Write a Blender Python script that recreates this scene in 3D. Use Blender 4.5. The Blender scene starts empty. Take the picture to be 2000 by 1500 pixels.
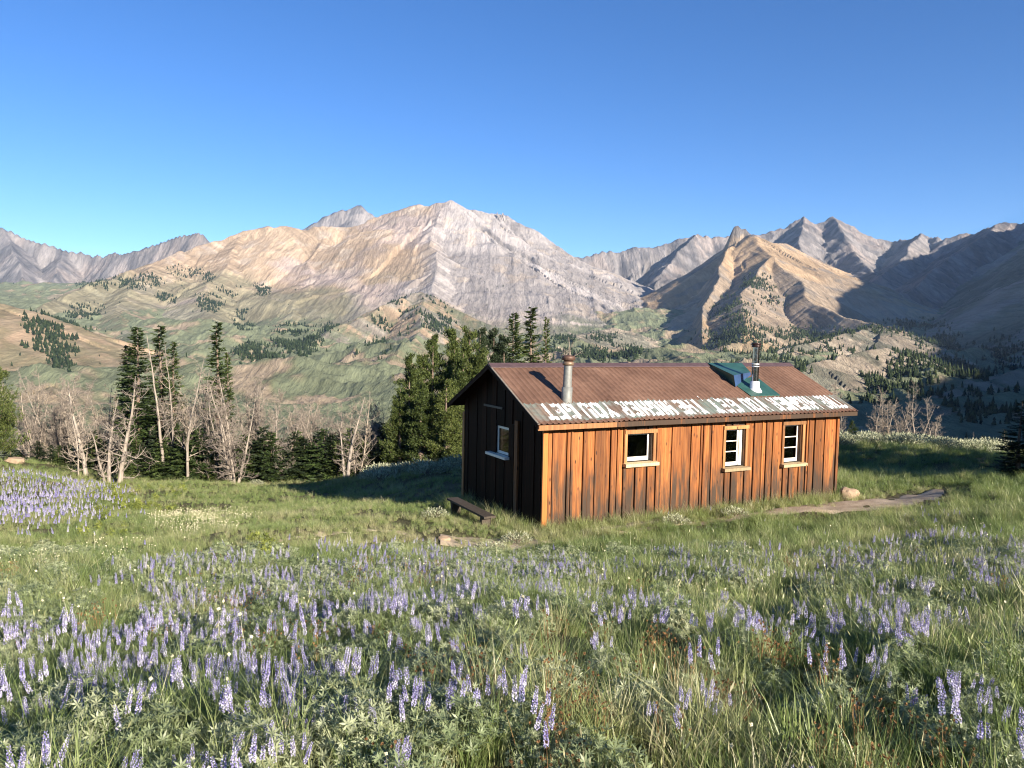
import bpy, bmesh, math, random
import numpy as np
from mathutils import Matrix, Vector

# ------------------------------------------------------------------ camera, sky, sun, exposure
SC = bpy.context.scene
COL = SC.collection
F, PITCH, ROLL = 1500.0, 0.0645, 0.0189          # focal length in photo pixels, camera tilt
cam_d = bpy.data.cameras.new('camera'); cam = bpy.data.objects.new('camera', cam_d); COL.objects.link(cam)
cam_d.sensor_width = 36; cam_d.lens = 36 * F / 2000; cam_d.clip_start = .05; cam_d.clip_end = 20000
cam.matrix_world = Matrix.Rotation(math.pi / 2 - PITCH, 4, 'X') @ Matrix.Rotation(ROLL, 4, 'Z')
SC.camera = cam
SUN_EL, SUN_AZ = math.radians(19.5), math.radians(142)   # azimuth clockwise from +Y
wd = bpy.data.worlds.new('World'); SC.world = wd; wd.use_nodes = True
wn = wd.node_tree; wn.nodes.clear()
sky = wn.nodes.new('ShaderNodeTexSky'); sky.sky_type = 'NISHITA'; sky.sun_disc = False
sky.sun_elevation = SUN_EL; sky.sun_rotation = SUN_AZ; sky.altitude = 2800
sky.air_density = 1.0; sky.dust_density = 0.1; sky.ozone_density = 3.2
bg = wn.nodes.new('ShaderNodeBackground'); bg.inputs[1].default_value = 0.068
wo = wn.nodes.new('ShaderNodeOutputWorld'); hs = wn.nodes.new('ShaderNodeHueSaturation'); hs.inputs['Saturation'].default_value = 1.22; hs.inputs['Hue'].default_value = .508; wn.links.new(sky.outputs[0], hs.inputs['Color']); wn.links.new(hs.outputs[0], bg.inputs[0]); wn.links.new(bg.outputs[0], wo.inputs[0])
sun_d = bpy.data.lights.new('sun', 'SUN'); sun = bpy.data.objects.new('sun', sun_d); COL.objects.link(sun)
sun_d.energy = 5.0; sun_d.angle = math.radians(.5); sun_d.color = (1, .89, .75)
SUNDIR = Vector((math.sin(SUN_AZ) * math.cos(SUN_EL), math.cos(SUN_AZ) * math.cos(SUN_EL), math.sin(SUN_EL)))
sun.rotation_euler = SUNDIR.to_track_quat('Z', 'Y').to_euler()
vs = SC.view_settings; vs.view_transform = 'Standard'; vs.look = 'None'; vs.exposure = 1.45; vs.gamma = 1; vs.use_curve_mapping = False
SC.cycles.use_denoising = True; SC.cycles.use_adaptive_sampling = False; SC.cycles.denoising_prefilter = 'ACCURATE'; SC.cycles.denoising_input_passes = 'RGB_ALBEDO_NORMAL'; SC.cycles.filter_width = 1.1; SC.cycles.max_bounces = 6; SC.cycles.diffuse_bounces = 3; SC.cycles.transparent_max_bounces = 8

# ------------------------------------------------------------------ helpers
RNG = np.random.default_rng(7)
random.seed(7)

def ray(px, py):
    px = np.asarray(px, float); py = np.asarray(py, float)
    a = px - 1000; b = py - 750; c, s = math.cos(ROLL), math.sin(ROLL)
    a, b = a * c + b * s, -a * s + b * c
    x = a / F; z = -b / F
    return np.stack([x + 0 * z, math.cos(PITCH) + z * math.sin(PITCH), -math.sin(PITCH) + z * math.cos(PITCH)], -1)

def W(px, py, D):                       # the point seen at a pixel of the photo, D metres ahead
    r = ray(px, py); return r * (np.asarray(D, float) / r[..., 1])[..., None]

def proj(P):
    P = np.asarray(P, float); X, Y, Z = P[..., 0], P[..., 1], P[..., 2]
    yy = Y * math.cos(PITCH) - Z * math.sin(PITCH); zz = Z * math.cos(PITCH) + Y * math.sin(PITCH)
    yy = np.where(yy < .1, .1, yy)
    a = F * X / yy; b = -F * zz / yy; c, s = math.cos(ROLL), math.sin(ROLL)
    return 1000 + a * c - b * s, 750 + a * s + b * c

def _h(ix, iy, seed):
    n = (ix.astype(np.int64) * 374761393 + iy.astype(np.int64) * 668265263 + seed * 1274126177) & 0xffffffff
    n = ((n ^ (n >> 13)) * 1274126177) & 0xffffffff
    n = ((n ^ (n >> 16)) * 2246822519) & 0xffffffff
    return ((n ^ (n >> 15)) & 0xffff) / 65535.0

def vnoise(x, y, seed=0):
    x = np.asarray(x, float); y = np.asarray(y, float)
    ix = np.floor(x); iy = np.floor(y); fx = x - ix; fy = y - iy
    fx = fx * fx * fx * (fx * (fx * 6 - 15) + 10); fy = fy * fy * fy * (fy * (fy * 6 - 15) + 10)
    ix = ix.astype(np.int64); iy = iy.astype(np.int64)
    a = _h(ix, iy, seed); b = _h(ix + 1, iy, seed); c = _h(ix, iy + 1, seed); d = _h(ix + 1, iy + 1, seed)
    return (a + (b - a) * fx) * (1 - fy) + (c + (d - c) * fx) * fy

def fbm(x, y, oct=5, seed=0, gain=.5):
    s = 0; a = 1; t = 0
    for i in range(oct):
        s = s + a * vnoise(x, y, seed + i * 17); t += a; a *= gain
        x = np.asarray(x) * 2.03 + 13.1; y = np.asarray(y) * 2.03 + 7.7
    return s / t

def ridged(x, y, oct=5, seed=0, gain=.55):
    s = 0; a = 1; t = 0
    for i in range(oct):
        n = 1 - np.abs(2 * vnoise(x, y, seed + i * 31) - 1); s = s + a * n * n; t += a; a *= gain
        x = np.asarray(x) * 2.07 + 5.3; y = np.asarray(y) * 2.07 + 9.1
    return s / t

def smooth(a, b, x):
    t = np.clip((np.asarray(x, float) - a) / (b - a), 0, 1); return t * t * (3 - 2 * t)

def tag(o, label=None, cat=None, group=None, kind=None):
    if label: o['label'] = label
    if cat: o['category'] = cat
    if group: o['group'] = group
    if kind: o['kind'] = kind
    return o

def mesh_np(name, V, Fc, mats=None, smooth_=False, midx=None):
    """V (n,3); Fc: (m,3|4) array or list of arrays of both sizes"""
    me = bpy.data.meshes.new(name)
    if isinstance(Fc, np.ndarray): Fc = [Fc]
    Fc = [np.asarray(f, np.int32) for f in Fc if len(f)]
    V = np.asarray(V, np.float32)
    me.vertices.add(len(V)); me.vertices.foreach_set('co', V.ravel())
    tot = np.concatenate([np.full(len(f), f.shape[1], np.int32) for f in Fc]) if Fc else np.zeros(0, np.int32)
    idx = np.concatenate([f.ravel() for f in Fc]) if Fc else np.zeros(0, np.int32)
    me.loops.add(len(idx)); me.loops.foreach_set('vertex_index', idx)
    me.polygons.add(len(tot)); st = np.concatenate([[0], np.cumsum(tot)[:-1]]).astype(np.int32) if len(tot) else tot
    me.polygons.foreach_set('loop_start', st)
    if midx is not None: me.polygons.foreach_set('material_index', np.asarray(midx, np.int32))
    me.polygons.foreach_set('use_smooth', np.full(len(tot), bool(smooth_)))
    me.update(calc_edges=True)
    for m in (mats or []): me.materials.append(m)
    return me

def link(name, data, parent=None, loc=None, rot=None, scale=None):
    o = bpy.data.objects.new(name, data); COL.objects.link(o)
    if parent is not None: o.parent = parent
    if loc is not None: o.location = loc
    if rot is not None: o.rotation_euler = rot
    if scale is not None: o.scale = scale
    return o

class MB:
    """collects boxes, prisms and tubes into one mesh"""
    def __init__(s): s.v = []; s.q = []; s.t = []; s.n = 0
    def add(s, V, quads=(), tris=()):
        V = np.asarray(V, float).reshape(-1, 3); b = s.n
        s.v.append(V); s.n += len(V)
        if len(quads): s.q.append(np.asarray(quads, int) + b)
        if len(tris): s.t.append(np.asarray(tris, int) + b)
        return s
    def box(s, a, b, skew=None):
        x0, y0, z0 = a; x1, y1, z1 = b
        V = [(x0, y0, z0), (x1, y0, z0), (x1, y1, z0), (x0, y1, z0), (x0, y0, z1), (x1, y0, z1), (x1, y1, z1), (x0, y1, z1)]
        return s.add(V, [(0, 3, 2, 1), (4, 5, 6, 7), (0, 1, 5, 4), (1, 2, 6, 5), (2, 3, 7, 6), (3, 0, 4, 7)])
    def hexa(s, V8):
        return s.add(V8, [(0, 3, 2, 1), (4, 5, 6, 7), (0, 1, 5, 4), (1, 2, 6, 5), (2, 3, 7, 6), (3, 0, 4, 7)])
    def tube(s, pts, rad, n=6, cap=True):
        pts = np.asarray(pts, float); m = len(pts); rad = np.broadcast_to(np.asarray(rad, float), (m,))
        T = np.gradient(pts, axis=0); T /= np.maximum(np.linalg.norm(T, axis=1, keepdims=True), 1e-9)
        ref = np.array([0, 0, 1.]) if abs(T[0, 2]) < .9 else np.array([1., 0, 0])
        A = np.cross(T, ref); A /= np.maximum(np.linalg.norm(A, axis=1, keepdims=True), 1e-9); B = np.cross(T, A)
        th = np.arange(n) * 2 * math.pi / n
        V = pts[:, None] + rad[:, None, None] * (np.cos(th)[None, :, None] * A[:, None] + np.sin(th)[None, :, None] * B[:, None])
        q = []
        for i in range(m - 1):
            for j in range(n):
                k = (j + 1) % n; q.append((i * n + j, i * n + k, (i + 1) * n + k, (i + 1) * n + j))
        V = V.reshape(-1, 3); t = []
        if cap:
            c = len(V); V = np.vstack([V, pts[0], pts[-1]])
            for j in range(n):
                k = (j + 1) % n; t.append((c, k, j)); t.append((c + 1, (m - 1) * n + j, (m - 1) * n + k))
        return s.add(V, q, t)
    def lathe(s, prof, c=(0, 0, 0), n=20):
        prof = np.asarray(prof, float); th = np.arange(n) * 2 * math.pi / n
        V = np.stack([prof[:, None, 0] * np.cos(th), prof[:, None, 0] * np.sin(th), np.repeat(prof[:, 1:2], n, 1)], -1).reshape(-1, 3) + np.asarray(c)
        q = [(i * n + j, i * n + (j + 1) % n, (i + 1) * n + (j + 1) % n, (i + 1) * n + j) for i in range(len(prof) - 1) for j in range(n)]
        return s.add(V, q)
    def data(s, name, mats=None, smooth_=False):
        V = np.vstack(s.v); f = []
        if s.q: f.append(np.vstack(s.q))
        if s.t: f.append(np.vstack(s.t))
        return mesh_np(name, V, f, mats, smooth_)
    def build(s, name, mat, parent=None, smooth_=False, **k):
        return link(name, s.data(name, [mat] if mat else None, smooth_), parent, **k)

# ---- materials
def newmat(name):
    m = bpy.data.materials.new(name); m.use_nodes = True; nt = m.node_tree
    return m, nt, nt.nodes['Principled BSDF']

def nd(nt, typ, ins=None, **at):
    n = nt.nodes.new(typ)
    for k, v in at.items(): setattr(n, k, v)
    for k, v in (ins or {}).items():
        s = n.inputs[k]
        if hasattr(v, 'is_output') and v.is_output: nt.links.new(v, s)
        else: s.default_value = v
    return n

def mapping(nt, vec, scale):
    return nd(nt, 'ShaderNodeMapping', {'Vector': vec, 'Scale': scale}).outputs[0]

def noise(nt, vec, scale, detail=4, rough=.55, dist=0):
    return nd(nt, 'ShaderNodeTexNoise', {'Vector': vec, 'Scale': scale, 'Detail': detail, 'Roughness': rough, 'Distortion': dist}).outputs[0]

def ramp(nt, fac, stops, interp='LINEAR'):
    r = nd(nt, 'ShaderNodeValToRGB', {'Fac': fac}); cr = r.color_ramp; cr.interpolation = interp
    while len(cr.elements) < len(stops): cr.elements.new(.5)
    for e, (p, c) in zip(cr.elements, stops):
        e.position = p; e.color = (*c, 1) if len(c) == 3 else c
    return r.outputs[0]

def g3(v): return (v, v, v)

def mixc(nt, fac, a, b, mode='MIX'):
    n = nt.nodes.new('ShaderNodeMix'); n.data_type = 'RGBA'; n.blend_type = mode
    for i, v in ((0, fac), (6, a), (7, b)):
        if hasattr(v, 'is_output'): nt.links.new(v, n.inputs[i])
        else: n.inputs[i].default_value = v if i == 0 else ((*v, 1) if len(v) == 3 else v)
    return n.outputs[2]

def mth(nt, op, a, b=0., clamp=False):
    n = nt.nodes.new('ShaderNodeMath'); n.operation = op; n.use_clamp = clamp
    for i, v in enumerate((a, b)):
        if hasattr(v, 'is_output'): nt.links.new(v, n.inputs[i])
        else: n.inputs[i].default_value = v
    return n.outputs[0]

def bump(nt, h, strength, dist, bsdf):
    b = nd(nt, 'ShaderNodeBump', {'Height': h, 'Strength': strength, 'Distance': dist}); nt.links.new(b.outputs[0], bsdf.inputs['Normal'])

def simple(name, col, rough=.6, metal=0., var=.25, nscale=8., bumpd=0.):
    m, nt, b = newmat(name); tc = nd(nt, 'ShaderNodeTexCoord').outputs['Object']
    n = noise(nt, tc, nscale); v = ramp(nt, n, [(.25, g3(1 - var)), (.75, g3(1 + var))])
    nt.links.new(mixc(nt, 1., col, v, 'MULTIPLY'), b.inputs['Base Color'])
    b.inputs['Roughness'].default_value = rough; b.inputs['Metallic'].default_value = metal
    if bumpd: bump(nt, n, .6, bumpd, b)
    return m

def leafmat(name, stops, trans=.3, rough=.55, attr=None, spec=.25):
    """foliage: colour from a per-object or per-instance random value along a ramp, thin-leaf translucency"""
    m, nt, b = newmat(name)
    oi = nd(nt, 'ShaderNodeObjectInfo').outputs['Random']
    if attr:
        a = nd(nt, 'ShaderNodeAttribute', attribute_name=attr, attribute_type='INSTANCER').outputs['Fac']
        fac = mth(nt, 'ADD', a, mth(nt, 'MULTIPLY', mth(nt, 'SUBTRACT', oi, .5), .25), True)
    else:
        geo = nd(nt, 'ShaderNodeNewGeometry').outputs['Random Per Island']
        fac = mth(nt, 'ADD', mth(nt, 'MULTIPLY', oi, .35), mth(nt, 'MULTIPLY', geo, .65))
    c = ramp(nt, fac, stops)
    isl = nd(nt, 'ShaderNodeNewGeometry').outputs['Random Per Island']
    c = mixc(nt, 1., c, ramp(nt, isl, [(0, g3(.72)), (1, g3(1.25))]), 'MULTIPLY')
    nt.links.new(c, b.inputs['Base Color']); b.inputs['Roughness'].default_value = rough
    b.inputs['Specular IOR Level'].default_value = spec
    tr = nd(nt, 'ShaderNodeBsdfTranslucent', {'Color': mixc(nt, 1., c, (1.15, 1.2, .7), 'MULTIPLY')})
    mx = nd(nt, 'ShaderNodeMixShader', {0: trans, 1: b.outputs[0], 2: tr.outputs[0]})
    nt.links.new(mx.outputs[0], nt.nodes['Material Output'].inputs[0])
    return m
# ------------------------------------------------------------------ the meadow ground
CAB = np.array([.6599, 15.7722, -4.0632]); TH = .4839; CL, CW = 8.885, 4.0
cT, sT = math.cos(TH), math.sin(TH)
def cab_xy(u, v): return CAB[0] + u * cT - v * sT, CAB[1] + u * sT + v * cT
def cab_uv(x, y):
    dx = np.asarray(x) - CAB[0]; dy = np.asarray(y) - CAB[1]; return dx * cT + dy * sT, -dx * sT + dy * cT

_cp = []
for px, py, D in [(1000, 1500, 2.75), (0, 1500, 2.8), (2000, 1500, 2.6), (80, 1125, 8.6), (500, 1090, 10.6), (250, 1250, 5.2), (700, 1250, 5.1), (1400, 1250, 5.0),
                  (1950, 1250, 4.8), (1400, 1120, 9.4), (1000, 1120, 9.1), (700, 1040, 14), (860, 1050, 14.4), (1900, 1000, 15), (1990, 960, 18), (1700, 1060, 11.8), (1800, 945, 21.5),
                  (1800, 925, 27), (1700, 890, 29.5), (1700, 866, 34), (1950, 885, 33.5), (50, 1030, 15), (50, 940, 24), (20, 905, 29), (220, 947, 28.5),
                  (455, 945, 30), (300, 1000, 19.5), (620, 950, 29), (600, 1000, 19), (800, 978, 21), (830, 928, 27), (890, 908, 31)]:
    _cp.append(W(px, py, D))
for u, v, z in [(-1, -.6, -4.06), (0, -.3, -4.08), (4, -.3, -4.1), (8.9, -.3, -4.13), (10.5, -.6, -4.12), (0, 4.2, -4.22), (9, 4.2, -4.2), (4, 4.2, -4.25), (4, 2, -4.16)]:
    x, y = cab_xy(u, v); _cp.append((x, y, z))
_cp += [(0, 0, -1.42), (0, -10, .1), (-30, -10, -1.2), (30, -10, .6), (-30, 6, -2.9), (30, 5, -1.5), (32, 25, -3.7), (-36, 26, -5.2), (-36, 42, -7.5), (36, 44, -6.4), (0, 44, -8.2), (10, 33, -4.9), (-14, 44, -9), (16, 44, -6.6), (60, 20, -2.6), (-60, 20, -5), (60, -10, 1.5), (-60, -10, -1.5)]
_cp = np.array(_cp, float)

def tps_fit(P, lam):
    n = len(P); d2 = ((P[:, None, :2] - P[None, :, :2]) ** 2).sum(-1)
    K = np.where(d2 > 0, .5 * d2 * np.log(np.maximum(d2, 1e-12)), 0) + lam * np.eye(n)
    Q = np.column_stack([np.ones(n), P[:, :2]]); A = np.block([[K, Q], [Q.T, np.zeros((3, 3))]])
    return np.linalg.solve(A, np.concatenate([P[:, 2], np.zeros(3)]))
def tps_eval(P, w, x, y):
    x = np.asarray(x, float); y = np.asarray(y, float); s = w[-3] + w[-2] * x + w[-1] * y
    for (a, b, _), k in zip(P, w):
        d2 = (x - a) ** 2 + (y - b) ** 2; s = s + k * .5 * d2 * np.log(np.maximum(d2, 1e-9))
    return s
_gw = tps_fit(_cp, 1.0)

PATHS = []      # dirt trails: polylines in the ground plane with half-widths
def _pp(l): return [tuple(W(px, py, D)[:2]) + (w,) for px, py, D, w in l]
PATHS.append([cab_xy(u, v) + (w,) for u, v, w in [(11.6, -1.0, .2), (10.6, -1.2, .65), (9.6, -1.35, .95), (8.6, -1.4, 1.05), (7.4, -1.35, 1.0), (6.2, -1.2, .7), (5.0, -.95, .36), (3.2, -.85, .24), (1.6, -.85, .22), (.2, -1.0, .24), (-1.2, -.85, .5), (-2.4, -.35, .5)]])
PATHS.append(_pp([(800, 1046, 14.6, .25), (700, 1040, 14.6, .2), (560, 1062, 12.6, .16), (380, 1098, 10.2, .13), (240, 1118, 9.0, .14), (130, 1123, 8.7, .22), (0, 1128, 8.5, .28), (-250, 1132, 8.5, .25)]))
def seg_d(x, y, pl):
    """distance to a polyline minus its local half-width"""
    best = np.full(np.shape(x), 1e9)
    for (ax, ay, aw), (bx, by, bw) in zip(pl[:-1], pl[1:]):
        dx, dy = bx - ax, by - ay; t = np.clip(((x - ax) * dx + (y - ay) * dy) / (dx * dx + dy * dy), 0, 1)
        d = np.hypot(x - ax - t * dx, y - ay - t * dy) - (aw + (bw - aw) * t); best = np.minimum(best, d)
    return best
def path_d(x, y):
    d = np.minimum(seg_d(x, y, PATHS[0]), seg_d(x, y, PATHS[1]))
    return d + .22 * (fbm(np.asarray(x) * 2.5, np.asarray(y) * 2.5, 3, 5) - .5)

def ground(x, y):
    x = np.asarray(x, float); y = np.asarray(y, float)
    xc = np.clip(x, -62, 62); yc = np.clip(y, -14, 46)
    z = tps_eval(_cp, _gw, xc, yc)
    u, v = cab_uv(x, y)
    near = smooth(1.2, .2, np.maximum(np.maximum(-u, u - CL), np.maximum(-v, v - CW)))
    nb = (fbm(x * .45, y * .45, 3, 3) - .5) * .35 + (fbm(x * 2.2, y * 2.2, 3, 9) - .5) * .12
    z = z + nb * (1 - near) * smooth(60, 25, y)
    z = z - .42 * np.maximum(0, y - 40) - .3 * np.maximum(0, np.abs(x) - 58) * (x < 0) - .05 * np.maximum(0, np.abs(x) - 58)
    return z

def grid_mesh(xs, ys, zf):
    X, Y = np.meshgrid(xs, ys); Z = zf(X, Y); n, m = X.shape
    i = np.arange(n - 1)[:, None] * m + np.arange(m - 1)[None]
    return np.stack([X, Y, Z], -1).reshape(-1, 3), np.stack([i, i + 1, i + m + 1, i + m], -1).reshape(-1, 4)

def _ground_mat():
    m, nt, b = newmat('meadow_soil'); tc = nd(nt, 'ShaderNodeTexCoord').outputs['Object']
    n1 = noise(nt, tc, .6, 6); n2 = noise(nt, tc, 14, 5, .7)
    c = ramp(nt, n1, [(.3, (.07, .072, .032)), (.5, (.10, .09, .045)), (.7, (.14, .115, .065))])
    c = mixc(nt, 1., c, ramp(nt, n2, [(.25, g3(.45)), (.75, g3(1.5))]), 'MULTIPLY')
    nt.links.new(c, b.inputs['Base Color']); b.inputs['Roughness'].default_value = .95; b.inputs['Specular IOR Level'].default_value = .1
    bump(nt, n2, .8, .05, b); return m
_xs = np.concatenate([np.arange(-75, -26, 1.5), np.arange(-26, 26, .3), np.arange(26, 76, 1.5)])
_ys = np.concatenate([np.arange(-16, 0, 1.), np.arange(0, 40, .3), np.arange(40, 92, 2.)])
V, Q = grid_mesh(_xs, _ys, ground)
tag(link('meadow_ground', mesh_np('meadow_ground', V, Q, [_ground_mat()], True)), 'sloping meadow ground under the grass and flowers', 'ground', kind='structure')

def _dirt_mat():
    m, nt, b = newmat('trail_dirt'); tc = nd(nt, 'ShaderNodeTexCoord').outputs['Object']
    n1 = noise(nt, tc, 2.2, 5); n2 = noise(nt, tc, 40, 4, .7)
    c = ramp(nt, n1, [(.3, (.36, .28, .19)), (.7, (.54, .44, .32))]); c = mixc(nt, 1., c, ramp(nt, n2, [(.3, g3(.72)), (.7, g3(1.2))]), 'MULTIPLY')
    nt.links.new(c, b.inputs['Base Color']); b.inputs['Roughness'].default_value = .95; b.inputs['Specular IOR Level'].default_value = .1
    bump(nt, n2, .7, .02, b); return m
_dirt = _dirt_mat()
for k, (pl, lab) in enumerate(zip(PATHS, ['pale dirt footpath running along the sunlit cabin wall', 'thin worn trail crossing the meadow left of the cabin'])):
    P = np.array(pl); t = np.linspace(0, len(P) - 1, 140); i = np.minimum(t.astype(int), len(P) - 2); f = (t - i)[:, None]
    C = P[i] * (1 - f) + P[i + 1] * f
    C[1:-1, :2] = (C[:-2, :2] + C[2:, :2]) / 2
    T = np.gradient(C[:, :2], axis=0); T /= np.linalg.norm(T, axis=1, keepdims=True); Nn = np.column_stack([-T[:, 1], T[:, 0]])
    rows = []
    for j, a in enumerate(np.linspace(-1, 1, 7)):
        wob = 1 + .5 * (fbm(t * 1.3 + 9 * (j > 3), np.full_like(t, k * 5.), 3, 21) - .5)
        rows.append(C[:, :2] + Nn * (C[:, 2:3] * a * wob[:, None] * 1.1))
    R = np.stack(rows, 1); Z = ground(R[..., 0], R[..., 1]) + (.010 if k == 0 else -.008) + .010 * (1 - np.linspace(-1, 1, 7)[None] ** 2) - .05 * (np.abs(np.linspace(-1, 1, 7))[None] > .99)
    V = np.concatenate([R, Z[..., None]], -1).reshape(-1, 3); n, m_ = Z.shape
    ii = np.arange(n - 1)[:, None] * m_ + np.arange(m_ - 1)[None]
    Q = np.stack([ii, ii + 1, ii + m_ + 1, ii + m_], -1).reshape(-1, 4)
    tag(link('path', mesh_np('path', V, Q, [_dirt], True)), lab, 'path', kind='structure')

# ------------------------------------------------------------------ mountains: crests and spurs at their real distances
def wl(l): return [tuple(W(px, py, D)) for px, py, D in l]
RIDGES = []   # owner, points, slope at crest, slope at foot, width of the steep part, gully depth
def R_(owner, pts, s1, s2, Rr, gul, gw=60.): RIDGES.append((owner, np.array(pts, float), s1, s2, Rr, gul, gw))
# 0 broad tan massif
R_(0, wl([(-40, 640, 1350), (60, 603, 1550), (170, 557, 1800), (300, 513, 2080), (395, 474, 2300), (470, 451, 2450), (540, 437, 2500), (590, 441, 2550), (650, 442, 2600), (700, 433, 2650), (760, 415, 2700), (830, 394, 2700), (866, 394, 2700), (880, 389, 2720), (900, 400, 2740), (935, 409, 2760), (990, 419, 2800), (1040, 455, 2800), (1080, 480, 2850), (1120, 500, 2900)]), .62, .27, 520, 44, 62)
R_(0, wl([(866, 396, 2700), (852, 450, 2400), (845, 520, 2050), (852, 590, 1700)]), .72, .36, 200, 40, 42)
R_(0, wl([(990, 421, 2800), (1005, 500, 2480), (1035, 560, 2250), (1075, 605, 2080)]), .78, .42, 200, 40, 42)
R_(0, wl([(1040, 457, 2800), (1075, 510, 2600), (1110, 550, 2450)]), .75, .42, 200, 34, 42)
R_(0, wl([(470, 453, 2450), (420, 530, 2050), (395, 585, 1750), (420, 625, 1500)]), .52, .3, 280, 30, 55)
R_(0, wl([(640, 444, 2600), (600, 510, 2250), (590, 580, 1900), (560, 630, 1600)]), .5, .3, 280, 28, 55)
R_(0, wl([(760, 418, 2700), (720, 500, 2300), (700, 560, 2000)]), .5, .3, 240, 26, 50)
R_(0, wl([(300, 515, 2080), (240, 590, 1700), (230, 640, 1350)]), .45, .28, 250, 14, 60)
R_(0, wl([(880, 391, 2722), (900, 402, 2742), (935, 411, 2762), (990, 421, 2802), (1040, 457, 2802), (1080, 482, 2852), (1120, 502, 2902)]), 1.4, .7, 90, 110, 30)
R_(0, wl([(230, 642, 1350), (330, 668, 1080), (420, 715, 820)]), .4, .25, 150, 10, 40)
R_(0, wl([(420, 627, 1500), (480, 675, 1180), (560, 728, 880)]), .4, .25, 150, 10, 40)
# 1 wooded knob in front of it
R_(1, wl([(860, 592, 1650), (810, 566, 1500), (730, 596, 1350), (650, 636, 1200), (590, 672, 1080)]), .55, .36, 120, 14, 40)
R_(1, wl([(810, 568, 1500), (830, 600, 1330), (800, 650, 1120), (735, 705, 900), (680, 760, 720)]), .6, .34, 90, 12, 30)
R_(1, wl([(830, 600, 1330), (890, 650, 1250), (960, 690, 1100)]), .5, .3, 90, 10, 30)
# 2 grey wall at far left
R_(2, wl([(-300, 430, 3600), (-120, 425, 3600), (0, 441, 3600), (40, 456, 3600), (120, 484, 3600), (180, 497, 3600), (260, 490, 3500), (300, 474, 3500), (350, 458, 3450), (370, 453, 3430), (388, 450, 3400), (397, 468, 3400), (450, 500, 3400)]), 1.5, .5, 260, 50, 70)
R_(2, wl([(0, 443, 3600), (40, 510, 3250), (55, 575, 2950)]), 1.1, .5, 160, 26, 50)
R_(2, wl([(120, 486, 3600), (110, 545, 3200), (130, 590, 2900)]), 1.1, .5, 160, 26, 50)
# 3 pale peak behind the massif
R_(3, wl([(560, 452, 3900), (600, 440, 3900), (640, 417, 3900), (665, 409, 3900), (700, 398, 3900), (718, 408, 3900), (728, 420, 3900), (745, 426, 3900), (820, 450, 3900)]), 1.2, .6, 300, 40, 60)
# 4 grey back range on the right
R_(4, wl([(1060, 500, 3200), (1130, 498, 3250), (1200, 487, 3300), (1270, 478, 3300), (1330, 462, 3300), (1355, 452, 3300), (1385, 461, 3300), (1420, 458, 3300), (1490, 452, 3300), (1530, 437, 3300), (1572, 419, 3300), (1600, 430, 3300), (1632, 420, 3300), (1680, 445, 3300), (1742, 469, 3250), (1790, 454, 3150), (1815, 462, 3100), (1850, 461, 3000), (1900, 451, 2950), (1960, 431, 2850), (2000, 428, 2800), (2100, 400, 2700)]), 1.0, .36, 330, 50, 70)
R_(4, wl([(1572, 421, 3300), (1565, 490, 2900), (1600, 560, 2450)]), .9, .4, 160, 24, 50)
R_(4, wl([(1632, 422, 3300), (1680, 500, 2800), (1720, 550, 2450)]), .9, .4, 160, 24, 50)
R_(4, wl([(1790, 456, 3150), (1775, 490, 2800), (1720, 535, 2400)]), .9, .4, 160, 24, 50)
R_(4, wl([(1355, 454, 3300), (1320, 500, 3050), (1300, 530, 2900)]), .8, .4, 160, 24, 50)
R_(4, wl([(1960, 433, 2850), (1870, 490, 2450), (1770, 560, 2050), (1700, 600, 1800)]), .75, .4, 200, 24, 50)
# 5 pointed tan hill
R_(5, wl([(1436, 470, 2330), (1440, 463, 2240), (1470, 456, 2180), (1485, 478, 2080), (1503, 500, 1950), (1550, 542, 1750), (1602, 590, 1560), (1655, 618, 1400), (1760, 640, 1250), (1820, 660, 1200)]), (.60, .78), .46, 250, 7, 40)
R_(5, wl([(1432, 438, 2228), (1441, 438, 2222), (1466, 452, 2205)]), 2.6, 1.2, 40, 8, 25)
R_(5, wl([(1503, 500, 1950), (1470, 548, 1740), (1452, 592, 1500), (1440, 650, 1230)]), .6, .34, 140, 8, 36)
R_(5, wl([(1440, 464, 2240), (1405, 520, 1980), (1375, 595, 1620), (1360, 655, 1320)]), (.8, 1.6), .62, 150, 20, 30)
R_(5, wl([(1470, 458, 2180), (1500, 475, 2600), (1540, 475, 3000)]), (1.2, .6), .36, 200, 16, 50)
# 6 low rocky hills beyond the cabin
R_(6, wl([(1545, 735, 600), (1600, 706, 660), (1650, 688, 720), (1700, 676, 760), (1745, 690, 800), (1800, 730, 830)]), .42, .26, 70, 8, 20)
R_(6, wl([(1280, 735, 930), (1400, 716, 930), (1500, 690, 1000), (1600, 662, 1080), (1700, 634, 1150), (1790, 650, 1180), (1840, 690, 1180)]), .4, .25, 80, 10, 25)
R_(6, wl([(1060, 690, 1000), (1130, 655, 1250), (1180, 640, 1500)]), .28, .2, 80, 8, 30)
# 7 tan hillside at the left edge
R_(7, wl([(-420, 500, 820), (-150, 545, 850), (0, 586, 900), (60, 606, 930), (110, 640, 900), (140, 705, 760), (90, 760, 560)]), .45, .32, 120, 12, 40)
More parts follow.
